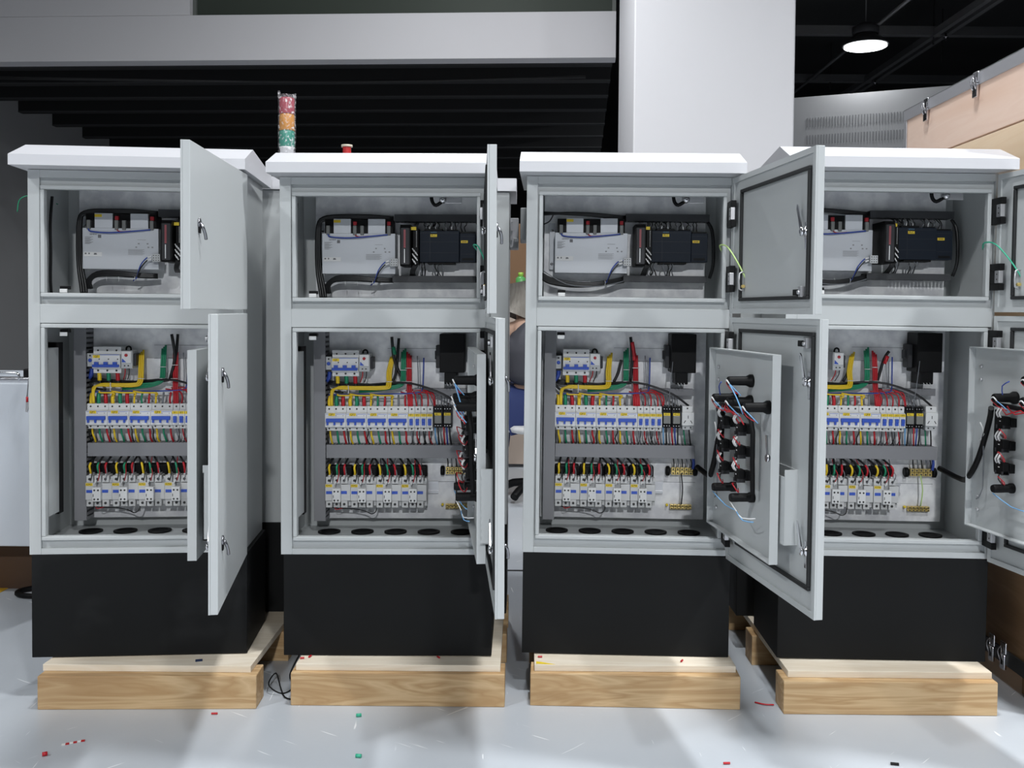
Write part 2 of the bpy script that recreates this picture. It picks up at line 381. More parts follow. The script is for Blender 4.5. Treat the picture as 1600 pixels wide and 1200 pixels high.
PLATE_L = MB().m(galv).box(-.21, .222, .214, .217, .368, .897).m(inkg).box(-.02, .13, .2132, .214, .785, .7858).box(-.02, .13, .2132, .214, .82, .8208).box(.0, .20, .2132, .214, .466, .4668).mesh('mounting_plate')
GROM = MB().m(blk).lathe([(.029, 0), (.029, .0035), (.022, .0035), (.020, .001)], n=24).mesh('cable_grommet')
STRIP = MB().m(grey).box(-.2465, -.2115, .016, .082, .411, .818, .001).m(blk).box(-.2465, -.2125, .0825, .112, .405, .83).mesh('side_channel')
HINGE = MB().m(blk).box(-.0155, -.003, -.040, .010, -.031, -.0155, .001).box(-.0155, -.003, -.040, .010, .0155, .031, .001).box(-.0155, -.003, -.018, .010, -.0155, .0155, .001).mesh('hinge')
HPLATE = MB().m(steel).box(-.0165, -.006, -.040, -.0185, -.0145, .0145, .001).m(hole).cyl((-.0171, -.030, .006), (-.0164, -.030, .006), .002, n=8).cyl((-.0171, -.030, -.006), (-.0164, -.030, -.006), .002, n=8).mesh('hinge_plate')

def door_mesh(w, z0, z1, t=.018):
    b = MB().m(grey)
    b.box(0, w, 0, .0145, z0, z1, .001)         # built along +x, outer face at y=0, inner face towards +y
    f = .012
    b.box(0, f, .0145, t, z0, z1); b.box(w - f, w, .0145, t, z0, z1); b.box(f, w - f, .0145, t, z0, z0 + f); b.box(f, w - f, .0145, t, z1 - f, z1)
    return b.mesh('door')
def ring_mesh(x0, x1, z0, z1, t, y0, y1, m):
    b = MB().m(m)
    b.box(x0, x1, y0, y1, z1 - t, z1, .0015); b.box(x0, x1, y0, y1, z0, z0 + t, .0015); b.box(x0, x0 + t, y0, y1, z0 + t, z1 - t, .0015); b.box(x1 - t, x1, y0, y1, z0 + t, z1 - t, .0015)
    return b.mesh('gasket')
W = .475
UD0, UD1, LD0, LD1 = .915, 1.2385, .322, .906
UDM = door_mesh(W, UD0, UD1); LDM = door_mesh(W, LD0, LD1)
GU = ring_mesh(.062, .452, .944, 1.204, .008, .0146, .0215, rub); GL = ring_mesh(.062, .452, .372, .880, .008, .0146, .0215, rub)
# outer handle : chrome escutcheon and swung lever
hdm = mat('dark_chrome', (0.30, 0.30, 0.32), 0.25, 1.0)
HND = MB().m(hdm).lathe([(.010, 0), (.010, -.003), (.007, -.004)], n=16, axis='y').m(blk).box(-.006, .006, -.0035, 0, -.020, .0, .0015).m(hdm).tube([(0, -.004, .0), (.001, -.009, -.010), (-.006, -.011, -.022), (-.011, -.011, -.031)], .0032, n=8).mesh('handle')
# inner cam with long arm
CAM = MB().m(chrome).lathe([(.011, 0), (.011, .004), (.006, .005), (.006, .010), (.009, .010), (.009, .013), (.004, .015)], n=14, axis='y').box(-.004, .004, .001, .003, -.035, .02, .001).prism([(-.006, -.004), (.004, -.006), (-.004, .018), (-.016, .05), (-.024, .056), (-.026, .046), (-.016, .026)], .0095, .012, 'y').mesh('cam_latch')
LATCH = MB().m(blk).box(-.022, -.004, .016, .03, -.006, .006, .001).m(steel).box(-.004, .010, .0145, .026, -.009, .012, .001).cyl((.004, .026, 0), (.004, .031, 0), .004, n=10).mesh('limit_latch')
POCKET = MB().m(grey).box(.10, .385, .0146, .017, .447, .60).box(.10, .385, .040, .0425, .447, .585).box(.10, .103, .017, .040, .447, .59).box(.382, .385, .017, .0425, .447, .60).box(.10, .385, .017, .042, .447, .450).mesh('document_pocket')
BRK = MB().m(steel).tube([(0, .016, -.02), (0, .028, -.018), (0, .028, .018), (0, .016, .02)], .002, sub=2).m(brass).cyl((-.003, .02, -.012), (.006, .02, -.012), .004, n=8).mesh('earth_bracket')

# inner (control) door
IW, I0, I1 = .405, .403, .832
def inner_mesh():
    b = MB().m(grey); t = .018
    b.box(0, IW, 0, .002, I0, I1)
    b.box(0, .0025, .002, t, I0, I1); b.box(IW - .0025, IW, .002, t, I0, I1); b.box(.0025, IW - .0025, .002, t, I0, I0 + .0025); b.box(.0025, IW - .0025, .002, t, I1 - .0025, I1)
    return b.mesh('inner_door')
IDM = inner_mesh()
LAMPB = MB().m(blk).lathe([(.0145, .002), (.0145, .008), (.0105, .016), (.0098, .055), (.0085, .058)], n=18, axis='y').mesh('indicator_body')
PUSHB = MB().m(blk).lathe([(.0115, .002), (.0115, .012), (.0095, .016), (.0095, .052), (.008, .056)], n=18, axis='y').mesh('buzzer_body')
SWB = MB().m(blk).box(-.015, .015, .002, .018, -.010, .010, .001).box(-.013, .013, .018, .034, -.014, .014, .0015).m(stick).box(-.004, .001, .0335, .0345, .002, .004).m(dkg).box(-.013, -.010, .018, .036, -.014, -.006).box(.010, .013, .018, .036, -.014, -.006).mesh('switch_block')
ICAM = MB().m(chrome).lathe([(.009, 0.002), (.009, .008), (.005, .009), (.005, .018), (.008, .018), (.008, .023)], n=14, axis='y').prism([(-.005, -.004), (.004, -.005), (-.002, .018), (-.006, .046), (-.014, .046), (-.010, .02)], .018, .0205, 'y').mesh('cam_latch')
ISCREW = MB().m(steel).lathe([(.0045, .002), (.0045, .005), (.002, .007)], n=10, axis='y').mesh('screw')
SHEET = MB().m(sheetm).box(.118, .305, .0022, .0035, .535, .70, .0005).mesh('backing_sheet')

def control_wires(rs):
    """red, white, pale blue control wires over the switch blocks; each one a separate mesh"""
    rnd = random.Random(rs); out = []
    def w(c, pts, r=.0012): out.append((c, pts, r))
    lamps = [(.25, .768), (.152, .722), (.247, .722), (.352, .720)]
    for (s, z) in lamps:
        w('w', [(s - .004, .060, z), (s + .006, .062, z + .002), (s + .012, .058, z - .006)], .0017)
        w('l', [(s + .012, .058, z - .006), (s + .022, .05, z - .016), (s + .030, .038, z - .030)], .0012)
        w('r', [(s - .008, .058, z - .005), (s + .012, .055, z - .018), (s + .03, .045, z - .026)], .0011)
    for k in range(2):
        w('r', [(.14 + k * .03, .03 + k * .006, .705), (.18 + k * .03, .045, .69 + rnd.uniform(-.006, .006)), (.22 + k * .035, .04, .70), (.27 + k * .03, .038, .678)], .0014)
    sws = [(.146, .666), (.25, .663), (.144, .613), (.25, .613), (.146, .562), (.248, .56)]
    for (s, z) in sws:
        for dx in (-.005, .004):
            w('w', [(s + dx, .036, z + .012), (s + dx + .001, .042, z + .022), (s + dx + .004, .036, z + .034)], .0021)
        w('k', [(s, .034, z - .014), (s + .004, .038, z - .024), (s + .012, .034, z - .034)], .0016)
        w('r', [(s - .002, .036, z - .018), (s + .02, .05, z - .012 + rnd.uniform(-.004, .004)), (s + .034, .045, z - .026), (s + .02, .035, z - .034), (s + .002, .03, z - .028)], .0012)
    w('l', [(.155, .055, .508), (.20, .04, .485), (.24, .03, .482)], .0013)
    w('w', [(.27, .055, .508), (.28, .045, .49), (.305, .04, .478), (.33, .02, .482)], .0014)
    w('l', [(.285, .045, .488), (.31, .04, .474), (.345, .03, .478)], .0013)
    w('b', [(.20, .055, .762), (.17, .05, .75), (.165, .045, .73)], .0014)
    w('l', [(.262, .058, .762), (.285, .05, .735), (.30, .04, .70)], .0015)
    w('s', [(.055, .01, .64), (.062, .016, .60), (.058, .012, .50), (.03, .008, .47)], .0014)
    w('w', [(.05, .018, .655), (.07, .02, .63), (.05, .018, .61)], .0016)
    return out

def make_cabinet(i, uang, lang, iang, inner=True):
    M = CMAT[i]
    r = bpy.data.objects.new('electrical_cabinet', None); COL.objects.link(r)
    off = Vector((0, .125, ZP)); r.matrix_world = M @ Matrix.Translation(off)
    desc = ['leftmost light grey open cabinet on black base, its doors hiding half the inside',
            'second light grey open cabinet from the left, doors standing edge-on to the viewer',
            'third light grey open cabinet from the left, doors swung out showing their inner faces',
            'rightmost light grey open cabinet beside the wooden crate, doors cut by the frame']
    tag(r, desc[i], 'cabinet')
    L = tuple(-off)
    obj('body', BODY, r, L); obj('roof', ROOF, r, L)['label'] = 'white sloped rain roof'
    o = obj('base', BASE0 if i == 0 else BASE, r, (L[0] + CABS[i][5], L[1], L[2])); o['label'] = 'black plinth base'
    obj('mounting_plate', PLATE_U, r, L); obj('mounting_plate', PLATE_L, r, L); obj('side_channel', STRIP, r, L)
    for k in range(5): obj('cable_grommet', GROM, r, (-.165 + k * .0858 - off.x, .165 - off.y, .3415 - off.z))
    for z in (1.151, .997, .841, .39):
        h = obj('hinge', HINGE, r, (.2485 - off.x, -.0125 - off.y, z - off.z)); obj('hinge_plate', HPLATE, h)
    def dm(hx, hy, a, t):
        # door mesh: +x towards the free edge, outer face y=0, inner face y=t ; closed it lies along -x with outer face to -y
        a = D2R(a); ex = Vector((-math.cos(a), -math.sin(a), 0)); n = Vector((math.sin(a), -math.cos(a), 0))
        o = Vector((hx, hy, 0)) + n * t - off
        R = Matrix(((ex.x, -n.x, 0, o.x), (ex.y, -n.y, 0, o.y), (0, 0, 1, o.z), (0, 0, 0, 1)))
        return R
    # note the basis is left-handed, so the meshes are mirrored copies with flipped faces
    def dobj(name, me, M4, par):
        o = bpy.data.objects.new(name, me); COL.objects.link(o); o.parent = par; o.matrix_local = M4; return o
    ud = dobj('door', mirror(UDM), dm(.243, -.012, uang, .018) @ MIR, r); ud['label'] = 'upper door'
    ld = dobj('door', mirror(LDM), dm(.243, -.012, lang, .018) @ MIR, r); ld['label'] = 'lower door'
    def sub(par, name, me, x, y, z):
        o = bpy.data.objects.new(name, mirror(me)); COL.objects.link(o); o.parent = par; o.location = (-x, y, z); return o
    sub(ud, 'gasket', GU, 0, 0, 0); sub(ld, 'gasket', GL, 0, 0, 0)
    sub(ud, 'handle', HND, .415, 0, 1.085); sub(ld, 'handle', HND, .420, 0, .79); sub(ld, 'handle', HND, .420, 0, .455)
    sub(ud, 'cam_latch', CAM, .432, .0145, 1.077); sub(ld, 'cam_latch', CAM, .430, .0145, .782); sub(ld, 'cam_latch', CAM, .430, .0145, .447)
    sub(ud, 'limit_latch', LATCH, .425, 0, .958); sub(ld, 'limit_latch', LATCH, .425, 0, .857)
    sub(ud, 'earth_bracket', BRK, .088, 0, .99); sub(ld, 'document_pocket', POCKET, 0, 0, 0)
    idr = dobj('inner_door', mirror(IDM), dm(.200, .020, iang, .018) @ MIR, r); idr['label'] = 'inner control door with switches'
    if inner:
        sub(idr, 'backing_sheet', SHEET, 0, 0, 0)
        for (s, z) in ((.25, .768), (.152, .722), (.247, .722), (.352, .720)): sub(idr, 'indicator_body', LAMPB, s, 0, z)
        for (s, z) in ((.155, .518), (.272, .516)): sub(idr, 'buzzer_body', PUSHB, s, 0, z)
        for (s, z) in ((.146, .666), (.25, .663), (.144, .613), (.25, .613), (.146, .562), (.248, .56)): sub(idr, 'switch_block', SWB, s, 0, z)
        sub(idr, 'cam_latch', ICAM, .392, 0, .62)
        for (s, z) in ((.028, .786), (.028, .755), (.028, .475), (.028, .445)): sub(idr, 'screw', ISCREW, s, 0, z)
        for (c, pts, rr) in control_wires(i):
            sub(idr, 'wire', MB().m(WC[c]).tube(pts, rr, n=5, sub=2).mesh('wire'), 0, 0, 0)
        for pts in ([(.115, .02, .692), (.12, .025, .60), (.12, .022, .55)], [(.11, .024, .704), (.2, .028, .702), (.31, .026, .69), (.318, .024, .60), (.312, .02, .53)]):
            sub(idr, 'wire_loom', MB().m(blk).tube(pts, .0055, n=8).mesh('wire_loom'), 0, 0, 0)
    # loom from the duct to the inner door, earth lead to the upper door
    if i >= 1:
        obj('wire_loom', MB().m(blk).tube([(.198, .17, .515), (.222, .09, .50), (.208, .02, .52), (.212, -.02, .57), (.216, -.06, .66), (.206, -.09, .695)] if i != 1 else [(.198, .17, .515), (.225, .09, .50), (.205, .02, .52), (.200, -.03, .60), (.192, -.075, .69)], .0068, n=8).mesh('wire_loom'), r, L)
        obj('earth_lead', MB().m(WC['t' if i != 2 else 'e']).tube([(.226, .02, 1.065), (.215, -.012, 1.078), (.228, -.04, 1.073), (.246, -.075, 1.035), (.262, -.098, .995)], .0019, n=6, sub=4).mesh('earth_lead'), r, L)
    return r

MIR = Matrix.Scale(-1, 4, (1, 0, 0))
_mirc = {}
def mirror(me):
    if me.name in _mirc: return _mirc[me.name]
    m2 = me.copy(); m2.transform(MIR); m2.flip_normals(); _mirc[me.name] = m2
    return m2
UANG = [88.1, 92.5, 98.7, 99.0]; LANG = [94.3, 94.5, 100.5, 101.0]; IANG = [92.0, 95.7, 99.0, 100.5]
for i in range(4):
    make_cabinet(i, UANG[i], LANG[i], IANG[i], inner=i > 0)

# ================================================================== components, origin = front, left, bottom corner
def screws(n, x0, dx, z, y, r=.0022):
    return [(x0 + k * dx, y, z) for k in range(n)]
def breaker_body(w, n, name='casing'):
    b = MB().m(plw)
    b.prism([(.058, 0), (.012, 0), (.012, .011), (.0005, .011), (.0005, .046), (.012, .049), (.012, .064), (.058, .064)], .0004, w - .0004)
    b.m(hole)
    for k in range(n):
        cx = w * (k + .5) / n
        b.cyl((cx, .0118, .0058), (cx, .0112, .0058), .0023, n=8); b.cyl((cx, .0118, .057), (cx, .0112, .057), .0023, n=8)
        b.box(cx + .001, cx + .003, 0, .0006, .040, .0412)
    return b.mesh(name)
def toggle(w, n):
    b = MB().m(blue).box(.0035, w - .0035, -.006, .0004, .024, .0335, .001)
    for k in range(n):
        cx = w * (k + .5) / n
        b.box(cx - .0042, cx + .0008 + (.0034 if n == 1 else 0), -.004, .0004, .0165, .0242)
    return b.mesh('toggle')
def stripe(w): return MB().m(mat('pale_blue_print', (.12, .2, .62), .5)).box(.002, w - .002, .0, .0006, .0442, .0451).mesh('print_line')
LBL = MB().m(yel).box(-.0085, .0085, -.0006, 0, -.0035, .0035).mesh('label')
LBL1 = MB().m(yel).box(-.0072, .0072, -.0006, 0, -.0035, .0035).mesh('label')
def label(txt, x, z, y=0, me=None, size=.0072):
    return ('label', me or LBL, (x, y, z), [('lettering', text_mesh(txt, size, ink), (0, -.0008, 0), [])])
B3, T3, S3 = breaker_body(.0535, 3), toggle(.0535, 3), stripe(.0535)
B1, T1, S1 = breaker_body(.0158, 1), toggle(.0158, 1), stripe(.0158)
def mcb3(k): return ('circuit_breaker', None, None, [('casing', B3, (0, 0, 0), []), ('toggle', T3, (0, 0, 0), []), ('print_line', S3, (0, 0, 0), []), label('QF%d' % k, .018, .0435)])
def mcb1(k): return ('circuit_breaker', None, None, [('casing', B1, (0, 0, 0), []), ('toggle', T1, (0, 0, 0), []), label('SF%d' % k, .0078, .0425, me=LBL1, size=.0062)])
def main_breaker():
    w = .068
    b = MB().m(plw).prism([(.058, 0), (.010, 0), (.010, .0125), (.0, .0125), (.0, .046), (.010, .049), (.010, .067), (.058, .067)], 0, w).m(hole)
    for k in range(3):
        cx = w * (k + .5) / 3
        b.cyl((cx, .0098, .0065), (cx, .009, .0065), .0027, n=8); b.cyl((cx, .0098, .058), (cx, .009, .058), .0024, n=8); b.cyl((cx + .006, .0002, .036), (cx + .006, -.0006, .036), .0017, n=8)
    t = MB().m(blue).box(.001, w - .001, -.006, 0, .0155, .0225, .001)
    for k in range(3):
        cx = w * (k + .5) / 3; t.box(cx - .005, cx + .005, -.006, 0, .0225, .029)
    return ('main_breaker', None, None, [('casing', b.mesh('casing'), (0, 0, 0), []), ('toggle', t.mesh('toggle'), (0, 0, 0), []),
            ('print_line', MB().m(mat('pale_blue_print', (.12, .2, .62), .5)).box(.018, w - .002, -.0006, 0, .0465, .0478).mesh('print_line'), (0, 0, 0), []), label('QF', .0105, .0425)])
MAINB = main_breaker()
_r = MB().m(plg).box(0, .028, .004, .055, 0, .046, .001).m(plw).box(.002, .026, 0, .004, .014, .044, .0008).m(hole)
for cx in (.009, .018): _r.cyl((cx, .0038, .007), (cx, .003, .007), .002, n=8)
THERMO = ('relay_module', None, None, [('casing', _r.mesh('casing'), (0, 0, 0), []), ('test_button', MB().m(redk).lathe([(.0038, 0), (.0038, -.003), (.002, -.0035)], (.014, 0, .034), n=12, axis='y').mesh('test_button'), (0, 0, 0), []),
          ('mark', MB().m(blue).prism([(.003, .016), (.014, .016), (.004, .026)], -.0006, 0, 'y').mesh('mark'), (0, 0, 0), []),
          ('mounting_clip', MB().m(blk).tube([(.008, .02, .046), (.009, .02, .053), (.014, .02, .056), (.019, .02, .053), (.020, .02, .046)], .0022).m(dkg).box(.028, .035, .012, .05, .006, .038, .002).mesh('mounting_clip'), (0, 0, 0), [])])
NEUT = ('neutral_link', None, None, [('casing', MB().m(dkg).box(0, .019, .008, .04, 0, .046, .001).m(plg).box(.002, .017, 0, .008, .006, .040, .001).mesh('casing'), (0, 0, 0), []),
        ('screw', MB().m(blue).lathe([(.0048, 0), (.0048, -.001), (.003, -.0015)], (.0095, 0, .022), n=12, axis='y').m(hole).lathe([(.0025, -.0005), (.002, -.0008)], (.0095, 0, .034), n=8, axis='y').mesh('screw'), (0, 0, 0), [])])
def relay(k):
    b = MB().m(dkg).box(0, .022, .014, .05, 0, .057, .001)
    for zz in (.002, .046):
        for a in range(3): b.m(blk).box(.0015 + a * .0068, .0065 + a * .0068, .006, .014, zz, zz + .009)
        for a in range(3): b.m(steel).cyl((.004 + a * .0068, .0058, zz + .0045), (.004 + a * .0068, .005, zz + .0045), .0015, n=6)
    return ('control_relay', None, None, [('socket_base', b.mesh('socket_base'), (0, 0, 0), []), ('relay_cube', MB().m(mat('clear_grey_relay_cover', (.22, .22, .21), .3)).box(.002, .020, 0, .014, .0125, .0335, .001).mesh('relay_cube'), (0, 0, 0), []), label('KL%d' % k, .0105, .037, y=.001, me=LBL)])
_s = MB().m(plw).box(0, .031, 0, .02, .012, .046, .001).box(.001, .0275, .004, .05, .046, .062, .001).m(plg).box(.002, .029, .006, .05, 0, .012, .001).m(hole)
_s.cyl((.014, .0038, .056), (.014, .003, .056), .0022, n=8)
for cx in (.009, .023): _s.cyl((cx, .0058, .006), (cx, .005, .006), .002, n=8)
_sl = MB().m(hole).box(.0148, .0165, -.0004, 0, .030, .038)
for sx in (-1, 1):
    _sl.box(-.0009, .0009, -.0004, 0, -.0042, .0042, mtx=Matrix.Translation((.0156 + sx * .0085, 0, .0215)) @ Matrix.Rotation(sx * -.55 + 0, 4, 'Y') @ Matrix.Scale(1, 4))
SOCK = ('power_socket', None, None, [('casing', _s.mesh('casing'), (0, 0, 0), []), ('socket_slots', _sl.mesh('socket_slots'), (0, 0, 0), [])])

def contactor():
    w = .0645
    b = MB().m(plg).box(.0, w, .012, .045, .012, .068, .001)
    b.m(mat('warm_white_contactor', (.60, .60, .60), .42))
    b.box(0, .026, .0, .012, .018, .062, .001); b.box(.040, w, .002, .012, .018, .060, .001)
    for k in range(3):
        b.box(.001 + k * .0195, .0175 + k * .0195, .004, .04, .062, .0795, .001); b.box(.001 + k * .0195, .0175 + k * .0195, .004, .04, 0, .018, .001)
        b.box(.006 + k * .0195, .012 + k * .0195, .008, .036, .0795, .0835, .001)
    b.box(.059, w, .012, .036, .066, .076); b.box(.058, w, .012, .036, .004, .014)
    sc = MB().m(hole)
    for k in range(3):
        for zz in (.0705, .009): sc.cyl((.0093 + k * .0195, .0038, zz), (.0093 + k * .0195, .0025, zz), .0033, n=10)
    sc.box(.0, w, .0115, .0122, .0255, .0262)
    win = MB().m(blue).box(.0025, .0175, -.0008, 0, .036, .0435).box(.0405, .0555, .0012, .002, .036, .0435).mesh('indicator_window')
    aux = MB().m(plw).box(0, .0205, 0, .014, 0, .036, .001).m(hole)
    for cx in (.0055, .0145):
        for cz in (.0055, .0285): aux.cyl((cx, 0, cz), (cx, -.0008, cz), .0024, n=8)
    aux.box(.002, .0035, -.0006, 0, .012, .019)
    return lambda k: ('contactor', None, None, [('casing', CB, (0, 0, 0), []), ('terminal_screws', CS, (0, 0, 0), []), ('indicator_window', win_, (0, 0, 0), []),
        ('auxiliary_block', AX, (.0205, -.012, .016), []), ('arc_chute', CH, (0, 0, 0), []), label('KM%d' % k, .0095, .0575, y=-.0005)]), b.mesh('casing'), sc.mesh('terminal_screws'), win, aux.mesh('auxiliary_block')
CONT, CB, CS, win_, AX = contactor()
CH = MB().m(blk).box(-.0005, .063, .034, .060, .070, .104, .004).mesh('arc_chute')
HEAT = ('transformer', None, None, [('casing', MB().m(blk).box(.0, .064, 0, .072, .03, .130, .002).box(.012, .044, .004, .07, 0, .032, .002).mesh('casing'), (0, 0, 0), []),
        ('side_bracket', MB().m(dkg).box(-.012, .0, .03, .068, .040, .100, .002).box(-.016, -.010, .045, .065, .062, .085, .002).mesh('side_bracket'), (0, 0, 0), []),
        ('lead_pins', MB().m(WC['w']).tube([(.018, .002, .004), (.022, .0, -.004)], .0008).tube([(.026, .002, .004), (.030, .0, -.004)], .0008).tube([(.034, .002, .004), (.038, .0, -.004)], .0008).mesh('lead_pins'), (0, 0, 0), [])])
_t = MB().m(brass)
for k in range(5):
    for zz in (.005, .015): _t.box(.012 + k * .0115, .0225 + k * .0115, .004, .016, zz, zz + .009, .001)
_ts = MB().m(hole)
for k in range(5):
    for zz in (.0095, .0195): _ts.cyl((.017 + k * .0115, .004, zz), (.017 + k * .0115, .003, zz), .0022, n=8)
TB1 = ('terminal_strip', None, None, [('brass_bar', _t.mesh('brass_bar'), (0, 0, 0), []), ('terminal_screws', _ts.mesh('terminal_screws'), (0, 0, 0), []),
       ('insulator', MB().m(blk).lathe([(.010, 0), (.013, .002), (.013, .009), (.010, .011)], (0, .012, .014), n=16, axis='x').mesh('insulator'), (-.002, 0, 0), []),
       ('insulator', MB().m(blk).lathe([(.010, 0), (.013, .002), (.013, .009), (.010, .011)], (0, .012, .014), n=16, axis='x').mesh('insulator'), (.070, 0, 0), [])])
_t = MB().m(brass)
for k in range(6): _t.box(.0 + k * .0095, .0088 + k * .0095, 0, .012, 0, .006, .001).box(.0 + k * .0095, .0088 + k * .0095, 0, .012, .007, .013, .001)
_ts = MB().m(hole)
for k in range(6):
    for zz in (.003, .010): _ts.cyl((.0044 + k * .0095, 0, zz), (.0044 + k * .0095, -.0008, zz), .0018, n=8)
TB2 = ('earth_bar', None, None, [('brass_bar', _t.mesh('brass_bar'), (0, 0, 0), []), ('terminal_screws', _ts.mesh('terminal_screws'), (0, 0, 0), []),
       ('earth_screw', MB().m(yel).lathe([(.0035, .008), (.0035, .002), (.002, 0)], (-.008, 0, .011), n=10, axis='y').mesh('earth_screw'), (0, 0, 0), [])])

def psu():
    w, h = .187, .104
    c = MB().m(psum).box(0, w, .001, .058, 0, h, .001)
    c.box(.029, .073, .003, .055, h, .142, .0008).box(.117, .161, .003, .055, h, .142, .0008)
    ks = [('connector_recess', MB().m(blk).box(a, b_, .008, .055, h + .001, .1405).mesh('connector_recess'), (0, 0, 0), []) for a, b_ in ((.006, .0285), (.0735, .1165), (.1615, .180))]
    cn = MB().m(conn).box(-.0045, .0045, -.003, .012, h - .004, h + .020, .001).mesh('connector')
    ks += [('connector', cn, (cx, 0, 0), []) for cx in (.0155, .084, .1025, .171)]
    pl = MB().m(redk).box(-.0045, .0045, .000, .008, h + .021, h + .031, .001).mesh('red_plug')
    ks += [('red_plug', pl, (cx, 0, 0), []) for cx in (.084, .171)]
    fl = MB().m(psum).box(-.014, 0, .048, .05, .01, .132)
    fs = MB().m(chrome)
    for zz in (.025, .113): fs.lathe([(.0035, .048), (.0035, .045), (.002, .044)], (-.008, 0, zz), n=10, axis='y')
    st = MB().m(stick).box(.003, .048, .0, .001, .032, .043).mesh('sticker')
    pr = MB().m(inkg)
    for j in range(9): pr.box(.006, .026 - (j % 3) * .004, .0003, .001, .073 - j * .0022 + .008, .0737 - j * .0022 + .008)
    pr.box(.038, .046, .0003, .001, .079, .087)
    pr.m(mat('mid_grey_ink', (.3, .3, .31), .6))
    for j in range(6): pr.box(.112, .152 - (j % 2) * .004, .0003, .001, .050 - j * .0026, .0507 - j * .0026)
    for (a, b_) in ((.136, .064), (.158, .064), (.130, .055), (.160, .055), (.170, .055)): pr.box(a, a + .004, .0003, .001, b_, b_ + .003)
    pr.box(.135, .155, .0003, .001, .075, .0757)
    pr.m(inkg).prism([(.028, .036), (.036, .0365), (.034, .0405), (.029, .0405)], -.0004, .0001, 'y').box(.006, .010, -.0004, 0, .037, .041).box(.015, .018, -.0004, 0, .037, .041)
    wv = MB().m(WC['b']).tube([(.0155, -.002, h - .002), (.022, -.004, h - .009), (.06, -.005, h - .012), (.10, -.005, h - .010), (.14, -.004, h - .006), (.168, -.002, h - .003)], .0019).m(WC['r']).tube([(.085, -.002, h - .004), (.095, -.004, h - .009), (.12, -.004, h - .007)], .0012)
    return ('power_supply', None, None, [('case', c.mesh('case'), (0, 0, 0), []), *ks, ('mounting_flange', fl.mesh('mounting_flange'), (0, 0, 0), [('screws', fs.mesh('screws'), (0, 0, 0), [])]), ('sticker', st, (0, 0, 0), []),
        ('printing', pr.mesh('printing'), (0, 0, 0), [('lettering', text_mesh('SIEMENS', .0048, ink), (.0265, .0006, .0875), [])]), ('label', MB().m(yel).box(.0295, .047, .0022, .003, .132, .139).mesh('label'), (0, 0, 0), []), ('wire', wv.mesh('wire'), (0, 0, 0), [])])
PSU = psu()
DRV = ('battery_module', None, None, [('casing', MB().m(blk).prism([(.005, 0), (.0, .006), (.0, .095), (.010, .105), (.095, .105), (.095, 0)], 0, .026).m(dkg).box(.003, .023, -.0006, .0, .004, .096).mesh('casing'), (0, 0, 0), []),
       ('red_stripe', MB().m(mat('dull_red_print', (.30, .07, .08), .5)).box(.0095, .0145, -.0012, -.0006, .046, .092).mesh('red_stripe'), (0, 0, 0), []),
       ('white_scale', MB().m(stick).box(.0105, .0125, -.0012, -.0006, .008, .043).mesh('white_scale'), (0, 0, 0), [])])
_m = MB().m(stick)
for k in range(12): _m.box(-.0008, .0008, -.001, 0, .044 + k * .0035, .0456 + k * .0035)
TSTR = ('terminal_row', None, None, [('casing', MB().m(blk).box(0, .014, 0, .05, 0, .092, .001).mesh('casing'), (0, 0, 0), []), ('contact_dots', _m.mesh('contact_dots'), (.009, 0, 0), []),
        ('label', MB().m(yel).box(-.004, .0085, -.001, 0, .087, .095).mesh('label'), (0, 0, 0), [])]
        + [('wire_marker', MB().m(stick).cyl((0, 0, 0), (.005, -.002, -.009), .0014, n=6).mesh('wire_marker'), (-.001 + (k % 3) * .004, -.003, .040 - k * .0045), []) for k in range(8)])
_p = MB().m(navy).box(0, .101, 0, .05, 0, .081, .001)
_pl = MB().m(mat('navy_plc_line', (.010, .014, .022), .5))
for zz in (.024, .052, .075): _pl.box(.002, .0995, -.0005, 0, zz, zz + .0008)
_pl.box(.026, .0268, -.0005, 0, .002, .079)
_pc = MB().m(blk).box(.012, .058, .004, .05, .081, .086, .001).box(.07, .099, .004, .05, .081, .084, .001).box(.02, .09, .004, .05, -.005, 0, .001)
PLC = ('logic_controller', None, None, [('casing', _p.mesh('casing'), (0, 0, 0), []), ('cover_seams', _pl.mesh('cover_seams'), (0, 0, 0), []), ('terminal_covers', _pc.mesh('terminal_covers'), (0, 0, 0), []),
       label('PLC', .036, .0685, y=-.0006), ('lettering', text_mesh('SIEMENS', .0042, mat('pale_blue_print2', (.15, .3, .42), .5)), (.036, -.0012, .0765), [])])
EXP = ('expansion_module', None, None, [('casing', MB().m(navy).box(0, .042, 0, .05, 0, .074, .001).m(blk).box(.003, .039, .004, .05, .074, .078).box(.006, .036, -.001, .01, .004, .01).mesh('casing'), (0, 0, 0), []),
       ('cover_seams', MB().m(MATS['navy_plc_line']).box(.002, .04, -.0005, 0, .020, .0208).box(.002, .04, -.0005, 0, .066, .0668).mesh('cover_seams'), (0, 0, 0), []),
       ('label', MB().m(yel).box(.003, .021, -.0008, -.0002, .049, .0555).m(mat('label_brown_print', (.35, .2, .02), .5)).box(.006, .018, -.0012, -.0008, .051, .0535).mesh('label'), (0, 0, 0), [])])
_tb = MB().m(plg).box(0, .020, 0, .012, 0, .020, .001).m(hole)
for a in range(3):
    for c in range(3): _tb.cyl((.004 + a * .006, 0, .004 + c * .006), (.004 + a * .006, -.0006, .004 + c * .006), .0014, n=6)
